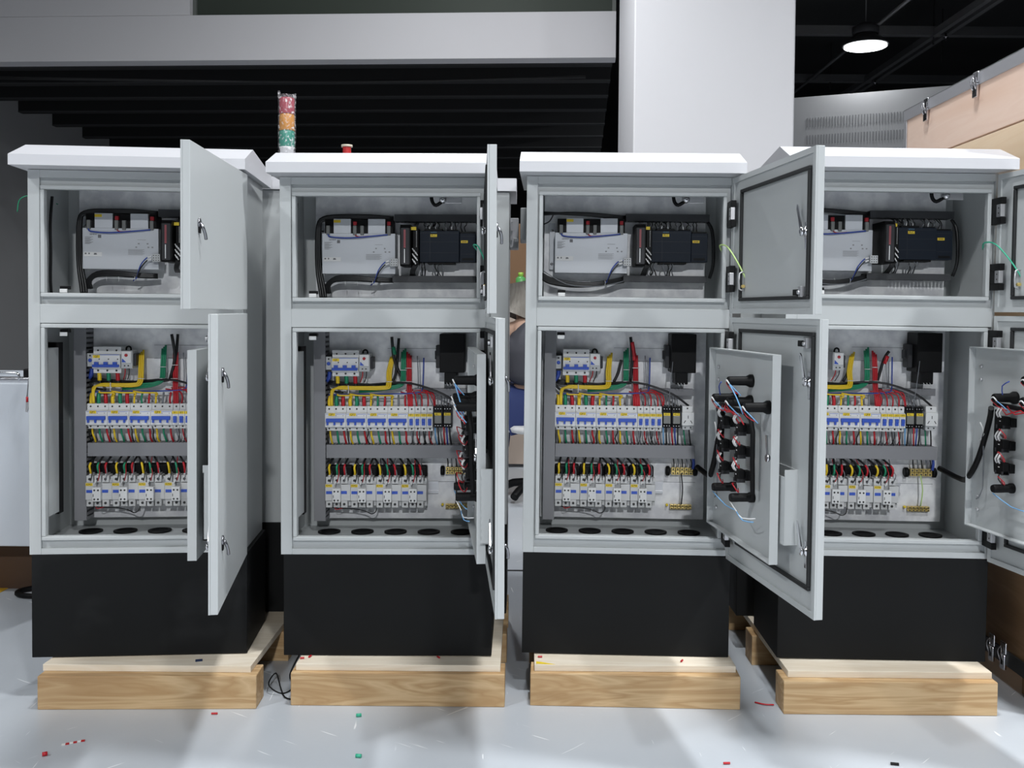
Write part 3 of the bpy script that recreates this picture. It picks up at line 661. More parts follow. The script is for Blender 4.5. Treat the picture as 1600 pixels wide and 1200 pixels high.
TBS = ('terminal_block', None, None, [('casing', _tb.mesh('casing'), (0, 0, 0), [])]
       + [('wire', MB().m(WC[c]).tube([(0, .006, .010 + dz), (-.014, .004, .006 + dz), (-.030, .004, -.014 + dz), (-.040, .01, -.038), (-.052, .02, -.048)], .0016).m(WC['w']).tube([(-.002, .005, .010 + dz), (-.012, .003, .007 + dz)], .0024).mesh('wire'), (0, 0, 0), []) for c, dz in (('b', .004), ('k', -.003))])

def duct_h(w, h, d, m):
    cover = MB().m(m).box(0, w, 0, .004, 0, h, .0008).mesh('cover')
    s = MB().m(m).box(0, w, d - .002, d, .001, h - .001)
    n = int(w / .009)
    for k in range(n):
        x0 = k * w / n
        s.box(x0, x0 + w / n * .6, .004, d - .002, 0.001, .0025); s.box(x0, x0 + w / n * .6, .004, d - .002, h - .0025, h - .001)
    fm = s.mesh('slotted_walls')
    return ('cable_duct', None, None, [('cover', cover, (0, 0, 0), []), ('slotted_walls', fm, (0, 0, 0), [])])
def duct_v(w, h, d, m):
    cover = MB().m(m).box(0, w, 0, .004, 0, h, .0008).mesh('cover')
    s = MB().m(m).box(0, .0015, .004, d, 0, h).box(0, w, d - .002, d, 0, h)
    n = int(h / .0125)
    for k in range(n):
        z0 = k * h / n; s.box(w - .0015, w, .004, d - .002, z0, z0 + h / n * .55)
    return ('cable_duct', None, None, [('cover', cover, (0, 0, 0), []), ('slotted_walls', s.mesh('slotted_walls'), (0, 0, 0), [])])
DH = duct_h(.362, .0345, .050, ductm); DV = duct_v(.030, .495, .056, ductm); DU = duct_h(.137, .018, .032, ductm)
DA = duct_h(.215, .019, .045, ductd); DB = duct_h(.215, .017, .045, ductd)
def rail(w): return ('din_rail', MB().m(steel).prism([(.0, 0), (.002, 0), (.002, .006), (.007, .006), (.007, .026), (.002, .026), (.002, .032), (0, .032), (0, .025), (.005, .025), (.005, .007), (0, .007)], 0, w).mesh('din_rail'), None, [])
RA = rail(.285)
LOCK = ('door_lamp', None, None, [('bracket', MB().m(steel).box(-.010, .045, .004, .007, -.008, .010, .001).mesh('bracket'), (0, 0, 0), []),
        ('lens', MB().m(chrome).lathe([(.0085, .004), (.0085, -.006), (.0065, -.011), (.003, -.012)], n=18, axis='y').mesh('lens'), (0, 0, 0), []),
        ('lead', MB().m(blk).tube([(-.004, .006, -.004), (-.018, .010, -.012), (-.027, .012, -.004), (-.03, .012, .012)], .0045, n=8).mesh('lead'), (0, 0, 0), [])])
LIM = ('limit_switch', None, None, [('casing', MB().m(blk).box(0, .019, 0, .02, .004, .012, .001).mesh('casing'), (0, 0, 0), []), ('bracket', MB().m(stick).box(.001, .018, -.004, 0, -.004, .005, .0005).mesh('bracket'), (0, 0, 0), [])])

def place(proto, c, x, y, z, label, cat, group=None):
    return inst(proto, CMAT[c] @ Matrix.Translation((x, y, z)), label, cat, group)
ORD = ['first', 'second', 'third', 'fourth']
SH = ['leftmost cabinet', 'second cabinet from left', 'third cabinet from left', 'rightmost cabinet']
for c in range(4):
    S = SH[c]
    yB = .155
    place(DV, c, -.203, .157, .372, 'grey vertical slotted cable duct beside the breakers, %s' % S, 'cable duct')
    place(DH, c, -.172, .163, .536, 'grey horizontal cable duct between breakers and contactors, %s' % S, 'cable duct')
    if c > 0: place(DU, c, .051, .181, .699, 'short grey cable duct under the black transformer, %s' % S, 'cable duct')
    place(RA, c, -.171, .2075, .626, 'steel mounting rail behind the breaker row, %s' % S, 'rail')
    place(RA, c, -.171, .2075, .436, 'steel mounting rail behind the contactors, %s' % S, 'rail')
    if c < 3:
        place(MAINB, c, -.155, .149, .750, 'large white main breaker with blue toggle marked QF, %s' % S, 'breaker')
        place(NEUT, c, -.176, .168, .760, 'small grey link block left of the main breaker, %s' % S, 'terminal')
    place(THERMO, c, -.0865, .153, .762, 'small grey relay module with red button by main breaker, %s' % S, 'relay')
    for k in range(4):
        if c == 3 and k == 0: continue
        place(mcb3(k + 1), c, -.174 + k * .0535, yB, .607, '%s wide breaker of the row, yellow tag QF%d, %s' % (ORD[k], k + 1, S), 'breaker', 'wide breakers in the %s' % S)
    for k in range(4):
        place(mcb1(k + 1), c, .0402 + k * .0158, yB, .607, '%s narrow single breaker, right part of the row, %s' % (ORD[k], S), 'breaker', 'narrow breakers in the %s' % S)
    if c > 0:
        for k in range(2):
            place(relay(k + 1), c, .1055 + k * .0245, .158, .615, '%s relay with yellow tag KL%d right of the breakers, %s' % (('left', 'right')[k], k + 1, S), 'relay')
    if c > 1: place(SOCK, c, .1545, yB, .612, 'white three-pin power socket right of the relays, %s' % S, 'socket')
    for k in range(4):
        if c == 3 and k == 0: continue
        place(CONT(k + 1), c, -.172 + k * .0652, .147, .409, '%s contactor from left in bottom row, tag KM%d, %s' % (ORD[k], k + 1, S), 'contactor', 'contactors in the %s' % S)
    if c > 0:
        place(HEAT, c, .122, .139, .731, 'tall black transformer at top right of lower compartment, %s' % S, 'transformer')
        place(TB1, c, .122, .190, .484, 'brass terminal strip with black round insulators, %s' % S, 'terminal')
        place(TB2, c, .133, .200, .396, 'brass earth bar with yellow screw near the bottom, %s' % S, 'terminal')
        place(PLC, c, .0695, .158, 1.046, 'dark navy logic controller with yellow PLC tag, %s' % S, 'controller')
        place(EXP, c, .1715, .163, 1.047, 'dark navy expansion module right of the logic controller, %s' % S, 'controller')
        place(DA, c, .003, .167, 1.151, 'dark grey cable duct above the logic controller, %s' % S, 'cable duct')
        place(DB, c, -.002, .167, .994, 'dark grey cable duct below the logic controller, %s' % S, 'cable duct')
        place(LOCK, c, .139, .034, 1.192, 'round chrome cabinet lamp under the roof with black lead, %s' % S, 'lamp')
    else:
        place(DA, c, .003, .167, 1.151, 'dark grey cable duct right of the power supply, %s' % S, 'cable duct')
    place(DRV, c, .024, .115, 1.034, 'black battery module with red stripe beside the power supply, %s' % S, 'battery')
    place(TSTR, c, .054, .140, 1.040, 'black terminal row with white wire markers, %s' % S, 'terminal')
    place(PSU, c, -.180, .155, 1.015, 'silver grey power supply box in the upper compartment, %s' % S, 'power supply')
    place(TBS, c, -.004, .138, 1.034, 'small terminal block on two leads at power supply corner, %s' % S, 'terminal')
    place(LIM, c, -.185 if c < 2 else -.172, .020, .956, 'black limit switch on sill of the upper compartment, %s' % S, 'switch')
    place(LIM, c, -.185 if c < 2 else -.172, .020, .852, 'black limit switch under the lintel of lower compartment, %s' % S, 'switch')

# ------------------------------------------------------------------ wiring: one harness per compartment, each wire its own part
def harness(c, which, wires, label):
    r = bpy.data.objects.new('wiring_harness', None); COL.objects.link(r); r.matrix_world = CMAT[c]
    tag(r, label, 'wires')
    for (col, pts, rad) in wires:
        n = 6 if rad < .003 else 8
        obj('wire' if col != 'tie' else 'cable_tie', MB().m(WC['w'] if col == 'tie' else WC[col]).tube(pts, rad, n=n, sub=3).mesh('wire'), r)
    return r
for c in range(4):
    rnd = random.Random(100 + c); j = lambda a: rnd.uniform(-a, a)
    S = SH[c]; w = []
    # --- above the breakers
    lean = [(-.006, .006), (.004, .006), (0, 0), (.006, -.004)][c][0]
    ytop = -.031 + [-.008, .024, 0, .0][c]; gx = .010 + [.0, .014, 0, .0][c]; rx = .034 + [.006, .004, 0, -.004][c]
    for k in range(3):
        d = k * .0048
        w.append(('y', [(ytop - d + .004 + lean, .192, .808 - d), (ytop - d, .18, .76), (ytop - d, .172, .728), (ytop - .012 - d, .168, .7165 + d * .6), (-.10, .166, .716 + d * .6), (-.150 + d, .166, .7165 + d * .5), (-.160 + d * .4, .166, .706), (-.160 + d * .3, .168, .672)], .0027))
    for k in range(3):
        d = k * .0045
        w.append(('g', [(gx + d - .004, .193, .812 + d), (gx + d - .004, .182, .76), (gx + d - .006, .180, .733), (gx - .02 + d, .178, .724 - d * .4), (-.03, .176, .722 - d), (-.09, .178, .716 - d)], .0027))
    for k in range(3):
        d = k * .0045
        w.append(('r', [(rx + d - .004, .191, .812 - d), (rx + d - .003, .184, .76), (rx + d - .002, .180, .715), (rx + d + .001, .172, .690), (rx + d + .002, .168, .671)], .0027))
    bt = {0: (.035, .85, .046, .85), 1: (-.004, .852, .012, .848), 2: (.020, .851, -.002, .79), 3: (.062, .812, -.03, .79)}[c]
    w.append(('k', [(bt[0], .172, bt[1]), (bt[0] + (.006 if c != 3 else -.01), .180, .79), (rx - .012 if c != 3 else rx + .008, .183, .735)], .004))
    w.append(('k', [(bt[2], .190, bt[3]), (bt[2] - .008, .188, .755), (bt[2] - .02, .186, .732)], .0038))
    if c == 2: w.append(('r', [(.024, .170, .838), (.029, .174, .812), (.031, .178, .79)], .0048))
    if c == 1: w.append(('g', [(.0, .172, .826), (.004, .174, .806)], .0048))
    if c == 3: w.append(('r', [(.058, .17, .80), (.052, .174, .78)], .0048))
    bx = .073 + [.0, .004, 0, .004][c]
    w.append(('b', [(bx, .190, .797), (bx - .001, .185, .74), (bx - .003, .180, .716), (bx - .014, .177, .706), (.0, .174, .703), (-.09, .172, .702), (-.168, .172, .700)], .0019))
    w.append(('s', [(.060, .190, .802), (.063, .186, .74), (.062, .175, .672)], .0013))
    w.append(('s', [(.066, .190, .790), (.068, .186, .74), (.070, .175, .672)], .0010))
    # black trunk
    for k in range(3):
        w.append(('k', [(-.176, .192, .729 + k * .003), (-.12, .190, .722 + k * .003), (-.04, .188, .728 - k * .002), (.02, .170, .733 - k * .003), (.07, .163, .726 - k * .003), (.13, .158, .704 - k * .003), (.172, .165, .674)] if k == 0 else [(-.176, .192, .729 + k * .003), (-.10, .190, .722 + k * .003), (-.02, .188, .729 - k * .002), (.025, .186, .73)], .0028))
    # phase leads into the row
    cols = 'ygr'
    for m in range(4):
        for k in range(3):
            xx = -.174 + m * .0535 + .0089 + k * .0178
            rr = .0048 if m < 2 else .0027
            top = .698 if m < 2 else .700
            w.append((cols[k] if m < 3 else ('y' if k == 0 else ('s' if k == 1 else 'r')), [(xx + j(.001), .172, .671), (xx + j(.001), .172, .684), (xx + j(.002), .176, top)], rr))
            if k == 0 and m > 0:
                w.append(('y', [(xx, .17, .690), (xx + .004, .166, .6985), (xx - .03, .165, .6995), (xx - .055 if m > 1 else xx - .03, .166, .703)], .0022))
    for k in range(5):
        xx = .040 + .008 + k * .0158
        w.append(('r', [(xx - .004 + j(.002), .172, .671), (xx - .004 + j(.002), .172, .69), (xx - .010, .176, .704 + j(.003)), (xx - .03, .178, .708)], .0019))
    w.append(('r', [(.03, .184, .711), (.06, .182, .712), (.088, .178, .710), (.102, .170, .690), (.106, .17, .672)], .0017))
    # under the main breaker
    if c < 3:
        for k, cc in enumerate('ygr'):
            xx = -.155 + .0113 + k * .0227
            w.append((cc, [(xx, .166, .751), (xx + .001, .166, .742), (xx + .001, .167, .731)], .0052))
            w.append(('k', [(xx + .001, .167, .732), (xx + .003, .17, .722), (xx + .012, .176, .716)], .0042))
        w.append(('b', [(-.166, .18, .760), (-.168, .18, .745), (-.180, .19, .73)], .0055))
        w.append(('k', [(-.176, .185, .725), (-.16, .18, .71), (-.13, .176, .706)], .003))
    for dx in (.009, .019): w.append(('r' if dx < .01 else 'k', [(-.0865 + dx, .16, .764), (-.0865 + dx - .001, .164, .75), (-.0865 + dx - .008, .174, .733)], .0013))
    # under the row
    under = ['k'] + list('ygrksygrksygrksygr')
    for m in range(4):
        for k in range(3):
            xx = -.174 + m * .0535 + .0089 + k * .0178
            dim = {'y': 'y', 'g': 'g', 'r': 'r'}['ygr'[k]]
            w.append((dim, [(xx, .178, .609), (xx + .001 + j(.001), .178, .594), (xx + .003 + j(.002), .182, .580), (xx + .005, .188, .569)], .0026))
        w.append(('k', [(-.172 + m * .0535, .166, .612), (-.171 + m * .0535, .172, .600), (-.174 + m * .0535 + j(.003), .178, .586), (-.170 + m * .0535, .186, .569)], .0016))
    for k in range(4):
        xx = .048 + k * .0158
        w.append((('s', 'r', 'k', 'r')[k], [(xx - .003, .178, .609), (xx - .001 + j(.002), .178, .590), (xx + .005, .186, .569)], .0017))
        w.append(('k', [(xx + .003, .178, .609), (xx + .003 + j(.003), .178, .588), (xx - .002, .186, .569)], .0012))
    if c > 0:
        for k in range(6):
            xx = .108 + k * .0075
            w.append(('lksrbk'[k], [(xx, .170, .617), (xx + .001, .174, .596), (xx + .004 + j(.002), .184, .569)], .0019))
            w.append(('s', [(xx, .170, .672), (xx + j(.002), .184, .690), (xx + j(.003), .190, .699)], .0012))
    if c > 1:
        for xx in (.162, .176): w.append(('g' if xx < .17 else 'k', [(xx, .178, .613), (xx + .002, .178, .592), (xx + .006, .186, .569)], .0019))
        w.append(('s', [(.118, .150, .67), (.120, .135, .72), (.125, .130, .79)], .0009))
    ties = [(ytop - .004, .172, .735), (gx, .178, .765), (gx, .176, .735), (rx, .178, .770), (rx, .176, .735), (-.115, .163, .716)]
    for (tx, ty, tz) in ties:
        if tx > -.1: w.append(('tie', [(tx - .008, ty, tz), (tx, ty - .004, tz + .0003), (tx + .010, ty, tz)], .0009))
        else: w.append(('tie', [(tx, ty, tz - .012), (tx + .001, ty - .003, tz), (tx, ty, tz + .010)], .0012))
    harness(c, 'rows', w, 'coloured wires above and below the breaker row, %s' % S)
    # --- contactor feeds
    w = []
    for m in range(4):
        for k in range(3):
            xx = -.172 + m * .0652 + .0093 + k * .0195; cc = 'ygr'[k]; sl = .004 if m < 2 else -.012
            w.append((cc, [(xx, .160, .492), (xx + .001, .152, .502), (xx, .150, .513), (xx + sl * .3, .156, .5205)], .0029))
            w.append(('k', [(xx + sl * .3, .156, .520), (xx + sl * .8, .166, .527), (xx + sl * 1.6, .180, .536)], .0027))
        for k in range(3):
            xx = -.172 + m * .0652 + .012 + k * .018
            w.append((('k', 'r', 's')[k], [(xx, .150, .475), (xx + .006, .144, .497), (xx + .002 + j(.004), .156, .515), (xx + j(.006), .180, .536)], .0011))
        w.append(('w', [(-.172 + m * .0652 + .026, .138, .470), (-.172 + m * .0652 + .029, .139, .480)], .002))
    w.append(('k', [(-.172, .17, .413), (-.15, .165, .405), (-.10, .16, .404), (-.07, .158, .398), (-.055, .155, .392), (-.044, .155, .397), (-.04, .16, .409)], .0014))
    w.append(('r', [(-.172 + .024, .155, .409), (-.145, .15, .404), (-.13, .16, .406)], .001))
    if c > 0:
        for k in range(5): w.append(('s' if k % 2 else 'k', [(.14 + k * .0115, .193, .510), (.14 + k * .011 + j(.002), .190, .522), (.138 + k * .011, .192, .536)], .0016))
        w.append(('b', [(.190, .195, .505), (.192, .193, .52), (.190, .193, .536)], .004))
        w.append(('k' if c < 3 else 'e', [(.160, .194, .492), (.163, .185, .455), (.161, .190, .412)], .0017))
        w.append(('w', [(.1612, .190, .424), (.161, .191, .412)], .0022))
    harness(c, 'contactors', w, 'coloured wires feeding the contactors from the duct, %s' % S)
    # --- upper compartment
    w = []
    if c > 0:
        for k in range(16):
            xx = (.082 + k * .0042) if k < 9 else (.135 + (k - 9) * .0085)
            w.append((('k', 's', 'k', 'w')[k % 4] if k % 5 else 'k', [(xx, .170, 1.126), (xx + j(.004), .164, 1.136), (xx + j(.005), .172, 1.144), (xx + j(.004), .184, 1.152)], .0013))
        for k in range(8):
            xx = .072 + k * .0035 if k < 3 else .105 + (k - 3) * .005
            w.append((('k', 's')[k % 2], [(xx, .17, 1.046), (xx + j(.006), .166, 1.034), (xx + j(.004), .175, 1.022), (xx + j(.006), .186, 1.010)], .0015))
        w.append(('k', [(.216, .18, 1.151), (.226, .175, 1.13), (.230, .172, 1.09), (.230, .172, 1.04), (.222, .178, 1.006)], .0045))
    for k in range(4): w.append(('k', [(.053 + k * .004, .150, 1.13), (.056 + k * .004 + j(.003), .150, 1.142), (.056 + k * .004, .18, 1.153)], .0015))
    for k in range(4): w.append(('k', [(.056 + k * .003, .15, 1.040), (.050 + k * .003, .15, 1.028), (.046 + k * .003, .16, 1.018), (.044 + k * .004, .18, 1.010)], .0024))
    if c in (0, 1):
        for k in range(3): w.append(('k', [(.0, .175, 1.162 - k * .004), (-.06, .172, 1.166 - k * .003), (-.14, .172, 1.166 - k * .003), (-.180, .17, 1.160 - k * .003), (-.194 + k * .003, .17, 1.140), (-.198 + k * .004, .172, 1.08), (-.196 + k * .005, .172, 1.02), (-.188 + k * .006, .165, .975), (-.184 + k * .006, .16, .952)], .0042))
        for k in range(3): w.append(('k', [(-.175 + k * .006, .17, .965), (-.172 + k * .004, .165, .985), (-.145, .160, 1.006 - k * .004), (-.10, .158, 1.008 - k * .004), (-.05, .160, 1.003 - k * .003), (.0, .175, 1.002 - k * .003)], .0042))
    else:
        for k in range(3): w.append(('k', [(-.210, .18, 1.168 + k * .002), (-.15, .175, 1.171 - k * .001), (-.09, .172, 1.170 - k * .002), (-.04, .172, 1.166 - k * .003), (.004, .18, 1.163 - k * .004)], .0036))
        for k in range(4): w.append(('k', [(-.212, .16, 1.012 - k * .004), (-.19, .155, 1.0 - k * .004), (-.14, .150, .990 - k * .003), (-.09, .150, .988 - k * .002), (-.05, .155, .993 - k * .002), (.0, .175, 1.004 - k * .003)], .0040))
        w.append(('s', [(-.210, .15, 1.02), (-.15, .146, .986), (-.08, .146, .98), (-.02, .16, .99), (.01, .175, 1.0)], .0012))
        w.append(('k', [(-.185, .18, 1.168), (-.195, .18, 1.15), (-.21, .18, 1.142)], .0016))
    if c < 2: w.append(('k', [(-.232, .10, 1.19), (-.233, .09, 1.12), (-.232, .09, 1.05), (-.233, .09, .98), (-.229, .09, .93)], .0038))
    for k in range(3):
        tx = (-.12, -.09, -.05)[k]; w.append(('tie', [(tx, .150, .984), (tx + .001, .148, .990), (tx, .150, .996)], .0006))
    harness(c, 'upper', w, 'black wire looms around the power supply, %s' % S)

# ================================================================== pallets under the cabinets
PAL = [  # front beam: left x, right x, y front ; deck left x, right x, y front
    (-1.118, -.614, 2.236, -1.121, -.632, 2.262), (-.539, -.034, 2.266, -.530, -.045, 2.280), (.026, .521, 2.270, .036, .515, 2.288), (.617, 1.116, 2.240, .632, 1.112, 2.262)]
PROT = [.03, .0, -.03, -.0]
PN = ['leftmost', 'second from left', 'third from left', 'rightmost']
for i, (x0, x1, y0, dx0, dx1, dy0) in enumerate(PAL):
    r = obj('wooden_pallet', None, loc=((x0 + x1) / 2, 2.62, 0)); cx = (x0 + x1) / 2
    tag(r, '%s wooden pallet with thick beams and plywood deck under the cabinets' % PN[i], 'pallet')
    hw = (x1 - x0) / 2; bt = .0785
    o = obj('beam', MB().m(beamwood).box(-hw, hw, 0, .075, 0, bt, .002).mesh('beam'), r, (0, y0 - 2.62, 0), PROT[i]); o['label'] = 'front timber beam'
    for yy in (2.555, 2.84):
        obj('beam', MB().m(beamwood).box(-hw, hw, 0, .075, 0, bt, .002).mesh('beam'), r, (0, yy - 2.62, 0))
    ztop = .0945
    d = MB().m(deckwood).box(dx0 - cx, dx1 - cx, dy0 - 2.62, 2.93 - 2.62, bt + .0004, ztop, .0008)
    o = obj('deck_board', d.mesh('deck_board'), r); o['label'] = 'pale plywood deck'

# ================================================================== back row of closed cabinets, seen in the gaps
BX = [-.853, -.288, .282, .850]
bbody = MB().m(grey).box(-.25, .25, 0, .25, .3445, 1.262, .002).mesh('body')
bbase = MB().m(blackbase).box(-.25, .25, 0, .25, .0955, .344, .002).mesh('base')
broof = MB().m(roofw).prism([(-.012, 1.2625), (-.012, 1.297), (.20, 1.322), (.31, 1.285), (.31, 1.2625)], -.268, .268).mesh('roof')
clip = MB().m(steel).box(-.006, .006, -.008, 0, -.007, .007, .001).m(blk).box(-.006, .002, -.010, -.008, -.007, 0).mesh('clip')
for i, bx in enumerate(BX):
    r = obj('electrical_cabinet', None, loc=(bx, 2.672, 0.0))
    tag(r, 'grey cabinet of the back row standing behind the %s' % CN[i], 'cabinet')
    obj('body', bbody, r); obj('base', bbase, r); obj('roof', broof, r)
    for z in (1.225, 1.115, .85, .52): obj('clip', clip, r, (.205, 0, z))
    if i == 1: 
        sb = obj('side_box', MB().m(roofw).box(.2505, .275, .10, .20, 1.115, 1.20, .002).mesh('side_box'), r)
        obj('rivets', MB().m(steel).cyl((.256, .099, 1.19), (.256, .096, 1.19), .002, n=8).cyl((.256, .099, 1.165), (.256, .096, 1.165), .002, n=8).cyl((.256, .099, 1.14), (.256, .096, 1.14), .002, n=8).mesh('rivets'), sb)
        obj('latch', MB().m(steel).box(.262, .276, .092, .099, 1.132, 1.142, .001).mesh('latch'), sb)
    if i == 2: obj('side_box', MB().m(grey).box(-.29, -.2505, .06, .20, 1.135, 1.225, .002).mesh('side_box'), r)

# stack light and beacon on the back roofs
r = obj('stack_light', None, loc=(-.680, 2.80, 1.307)); tag(r, 'red amber green stack light wrapped in clear film on a cabinet roof', 'signal light')
tint = lambda n, c: mat(n, c, .3)
obj('socket', MB().m(mat('pale_grey_socket', (.6, .6, .62), .4)).lathe([(.019, 0), (.019, .086), (.0225, .092)], n=20).mesh('socket'), r)
for k, (nm, cc) in enumerate((('green_lens', (.015, .22, .16)), ('amber_lens', (.52, .22, .03)), ('red_lens', (.34, .045, .07)))):
    obj('lens', MB().m(tint(nm, cc)).lathe([(.0205, .092 + k * .047), (.0215, .095 + k * .047), (.0215, .135 + k * .047), (.0205, .138 + k * .047)], n=20).mesh('lens'), r)['label'] = nm.replace('_', ' ')
wrap = bpy.data.materials.new('clear_film'); wrap.use_nodes = True
_nt = wrap.node_tree; _b = _nt.nodes['Principled BSDF']; _b.inputs['Base Color'].default_value = (.85, .85, .87, 1); _b.inputs['Roughness'].default_value = .15
_n = _nt.nodes.new('ShaderNodeTexNoise'); _n.inputs['Scale'].default_value = 130; _n.inputs['Detail'].default_value = 5
_rr = _nt.nodes.new('ShaderNodeValToRGB'); _rr.color_ramp.elements[0].position = .54; _rr.color_ramp.elements[0].color = (.06, .06, .06, 1); _rr.color_ramp.elements[1].position = .72; _rr.color_ramp.elements[1].color = (.8, .8, .8, 1)
_tc = _nt.nodes.new('ShaderNodeTexCoord'); _nt.links.new(_tc.outputs['Object'], _n.inputs['Vector']); _nt.links.new(_n.outputs['Fac'], _rr.inputs[0]); _nt.links.new(_rr.outputs[0], _b.inputs['Alpha'])
obj('film_wrap', MB().m(wrap).lathe([(.0245, .02), (.0245, .09), (.0255, .137), (.0245, .187), (.0255, .235), (.024, .240)], n=22).box(-.026, -.020, -.004, .004, .232, .253, .001).box(.018, .026, -.004, .004, .232, .245, .001).mesh('film_wrap'), r)
one('warning_beacon', MB().m(mat('red_beacon', (.45, .03, .03), .35)).lathe([(.013, 0), (.013, .05), (.012, .085), (.0125, .087)], n=16).m(mat('beacon_cap', (.55, .5, .4), .5)).lathe([(.0165, .087), (.0165, .093)], n=16), 'small red beacon with tan cap on the back cabinet roof', 'signal light', loc=(-.515, 2.84, 1.321))

# ================================================================== wooden crate on the right
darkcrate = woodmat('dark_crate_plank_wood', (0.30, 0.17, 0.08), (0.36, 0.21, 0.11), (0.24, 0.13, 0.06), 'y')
r = obj('wooden_crate', None, loc=(1.235, 2.7, 0)); tag(r, 'tall plywood crate with aluminium edging and latches beside the rightmost cabinet', 'crate')
def CR(n, mb, lab=None):
    o = obj(n, mb.mesh(n), r, (0, -2.7, 0))
    if lab: o['label'] = lab
    return o
zb = [.06, .40, .70, 1.0, 1.418, 1.575]
CY0, CY1 = 2.22, 3.165
for k in range(5):
    g = .0022
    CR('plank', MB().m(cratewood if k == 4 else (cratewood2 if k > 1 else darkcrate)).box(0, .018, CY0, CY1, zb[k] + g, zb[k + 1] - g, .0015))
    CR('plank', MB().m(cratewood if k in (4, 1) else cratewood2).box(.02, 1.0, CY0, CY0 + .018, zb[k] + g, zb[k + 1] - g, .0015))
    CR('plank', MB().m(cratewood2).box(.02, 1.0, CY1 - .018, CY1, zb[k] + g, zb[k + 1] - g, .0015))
CR('lid', MB().m(cratewood2).box(.0, 1.0, CY0, CY1, 1.576, 1.592))
CR('edge_profile', MB().m(alu).box(-.004, -.0005, CY0, CY1 + .004, 1.560, 1.596, .001).box(-.004, .03, CY0, CY1 + .004, 1.5925, 1.596, .001))
CR('edge_profile', MB().m(alu).box(-.004, -.0005, CY1 - .02, CY1 + .004, .09, 1.559, .001))
CR('edge_profile', MB().m(mat('dark_edge', (.05, .05, .05), .5, .3)).box(-.006, -.0005, CY0, CY1, .050, .088, .001))
lt = lambda: MB().m(chrome).box(-.012, -.004, -.012, .012, -.052, -.014, .002).box(-.010, -.004, -.014, .014, -.012, .018, .002).tube([(-.012, -.009, -.03), (-.018, -.009, -.008), (-.014, 0, .006), (-.018, .009, -.008), (-.012, .009, -.03)], .0016).m(blk).box(-.0125, -.0115, -.004, .004, -.04, -.02)
for yy, zz in ((2.66, 1.578), (2.985, 1.578), (2.50, .09), (2.44, .09)):
    o = obj('latch', lt().mesh('latch'), r, (0, yy - 2.7, zz))
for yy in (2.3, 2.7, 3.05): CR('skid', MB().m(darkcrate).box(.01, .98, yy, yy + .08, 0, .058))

# ================================================================== white bench cabinet on the left
r = obj('low_cabinet', None, loc=(-1.95, 3.3, 0)); tag(r, 'low white metal cabinet at the left edge with devices on top', 'cabinet')
wm = mat('bluish_white_paint', (.56, .60, .66), .4)
obj('body', MB().m(wm).box(-.6, .53, -.3, .3, .19, .70, .004).mesh('body'), r)
obj('skid', MB().m(mat('dark_stained_wood', (.09, .05, .03), .7)).box(-.55, .5, -.10, .0, 0, .188).box(-.55, .5, .2, .28, 0, .188).mesh('skid'), r)
r = obj('test_instrument', None, loc=(-1.56, 3.12, .7005)); tag(r, 'black test instrument with silver frame on the low white cabinet', 'instrument')
obj('case', MB().m(blk).box(-.02, .12, -.05, .10, .012, .038, .003).box(-.02, .12, -.05, .1, 0, .006, .001).mesh('case'), r)
obj('frame', MB().m(chrome).tube([(-.14, -.06, .026), (-.04, -.06, .026), (-.028, -.06, .018), (-.028, -.06, .002)], .004).box(-.15, .10, -.06, .0, 0.0, .010, .001).mesh('frame'), r)
def clipthing(x, y, ztop, col, sleeve, label):
    r = obj('crocodile_clip', None, loc=(x, y, .66)); tag(r, label, 'clip')
    obj('lead', MB().m(col).tube([(.030, .02, ztop - .66), (.022, .0, .13), (.012, -.012, .06), (.0, 0, -.002)], .0019).mesh('lead'), r)
    obj('sleeve', MB().m(sleeve).cyl((0, 0, .0), (0, 0, -.017), .0036, n=10).mesh('sleeve'), r)
    obj('jaw', MB().m(steel).prism([(-.003, -.016), (.003, -.016), (.010, -.020), (.008, -.026), (0, -.048), (-.004, -.046)], -.003, .003, 'y').mesh('jaw'), r)
clipthing(-1.516, 2.97, .86, WC['s'], WC['r'], 'crocodile clip with red sleeve hanging left of the others')
clipthing(-1.492, 2.965, .80, WC['b'], WC['t'], 'crocodile clip with green sleeve and blue lead')
clipthing(-1.480, 2.955, .78, WC['s'], WC['y'], 'crocodile clip with yellow sleeve nearest the leftmost cabinet')
one('hanging_plug', MB().m(blk).lathe([(.004, 0), (.008, .005), (.008, .03), (.004, .04)], n=12).tube([(0, 0, .04), (.01, 0, .10), (.03, .0, .2)], .002), 'small black plug hanging on a lead beside the leftmost cabinet', 'plug', loc=(-1.475, 2.95, .795))
one('green_lead', MB().m(WC['g']).tube([(-.02, 0, -.04), (-.016, 0, -.012), (0, 0, 0), (.03, 0, .0), (.085, -.005, -.02)], .0014).m(blk).box(.03, .07, -.012, .002, -.05, -.014, .003), 'thin green lead looped at the side of the leftmost cabinet', 'cable', loc=(-1.263, 2.47, 1.215))
one('floor_cable', MB().m(blk).tube([(.25, .03, .01), (.1, .05, .01), (0, .04, .01), (-.045, 0, .01), (-.02, -.045, .01), (.08, -.06, .01), (.25, -.06, .01)], .0085, n=10, sub=5), 'black cable looped on the floor left of leftmost cabinet', 'cable', loc=(-1.585, 3.14, 0))
one('thin_cable', MB().m(blk).tube([(-.02, .28, .003), (-.01, .12, .003), (.02, .05, .003), (.0, -.0, .003), (-.035, .01, .02), (-.03, .06, .03), (-.01, .03, .003), (.02, -.03, .003), (.08, -.04, .003)], .0018, sub=5), 'thin black cable tangled between the first two pallets', 'cable', loc=(-.575, 2.33, 0))

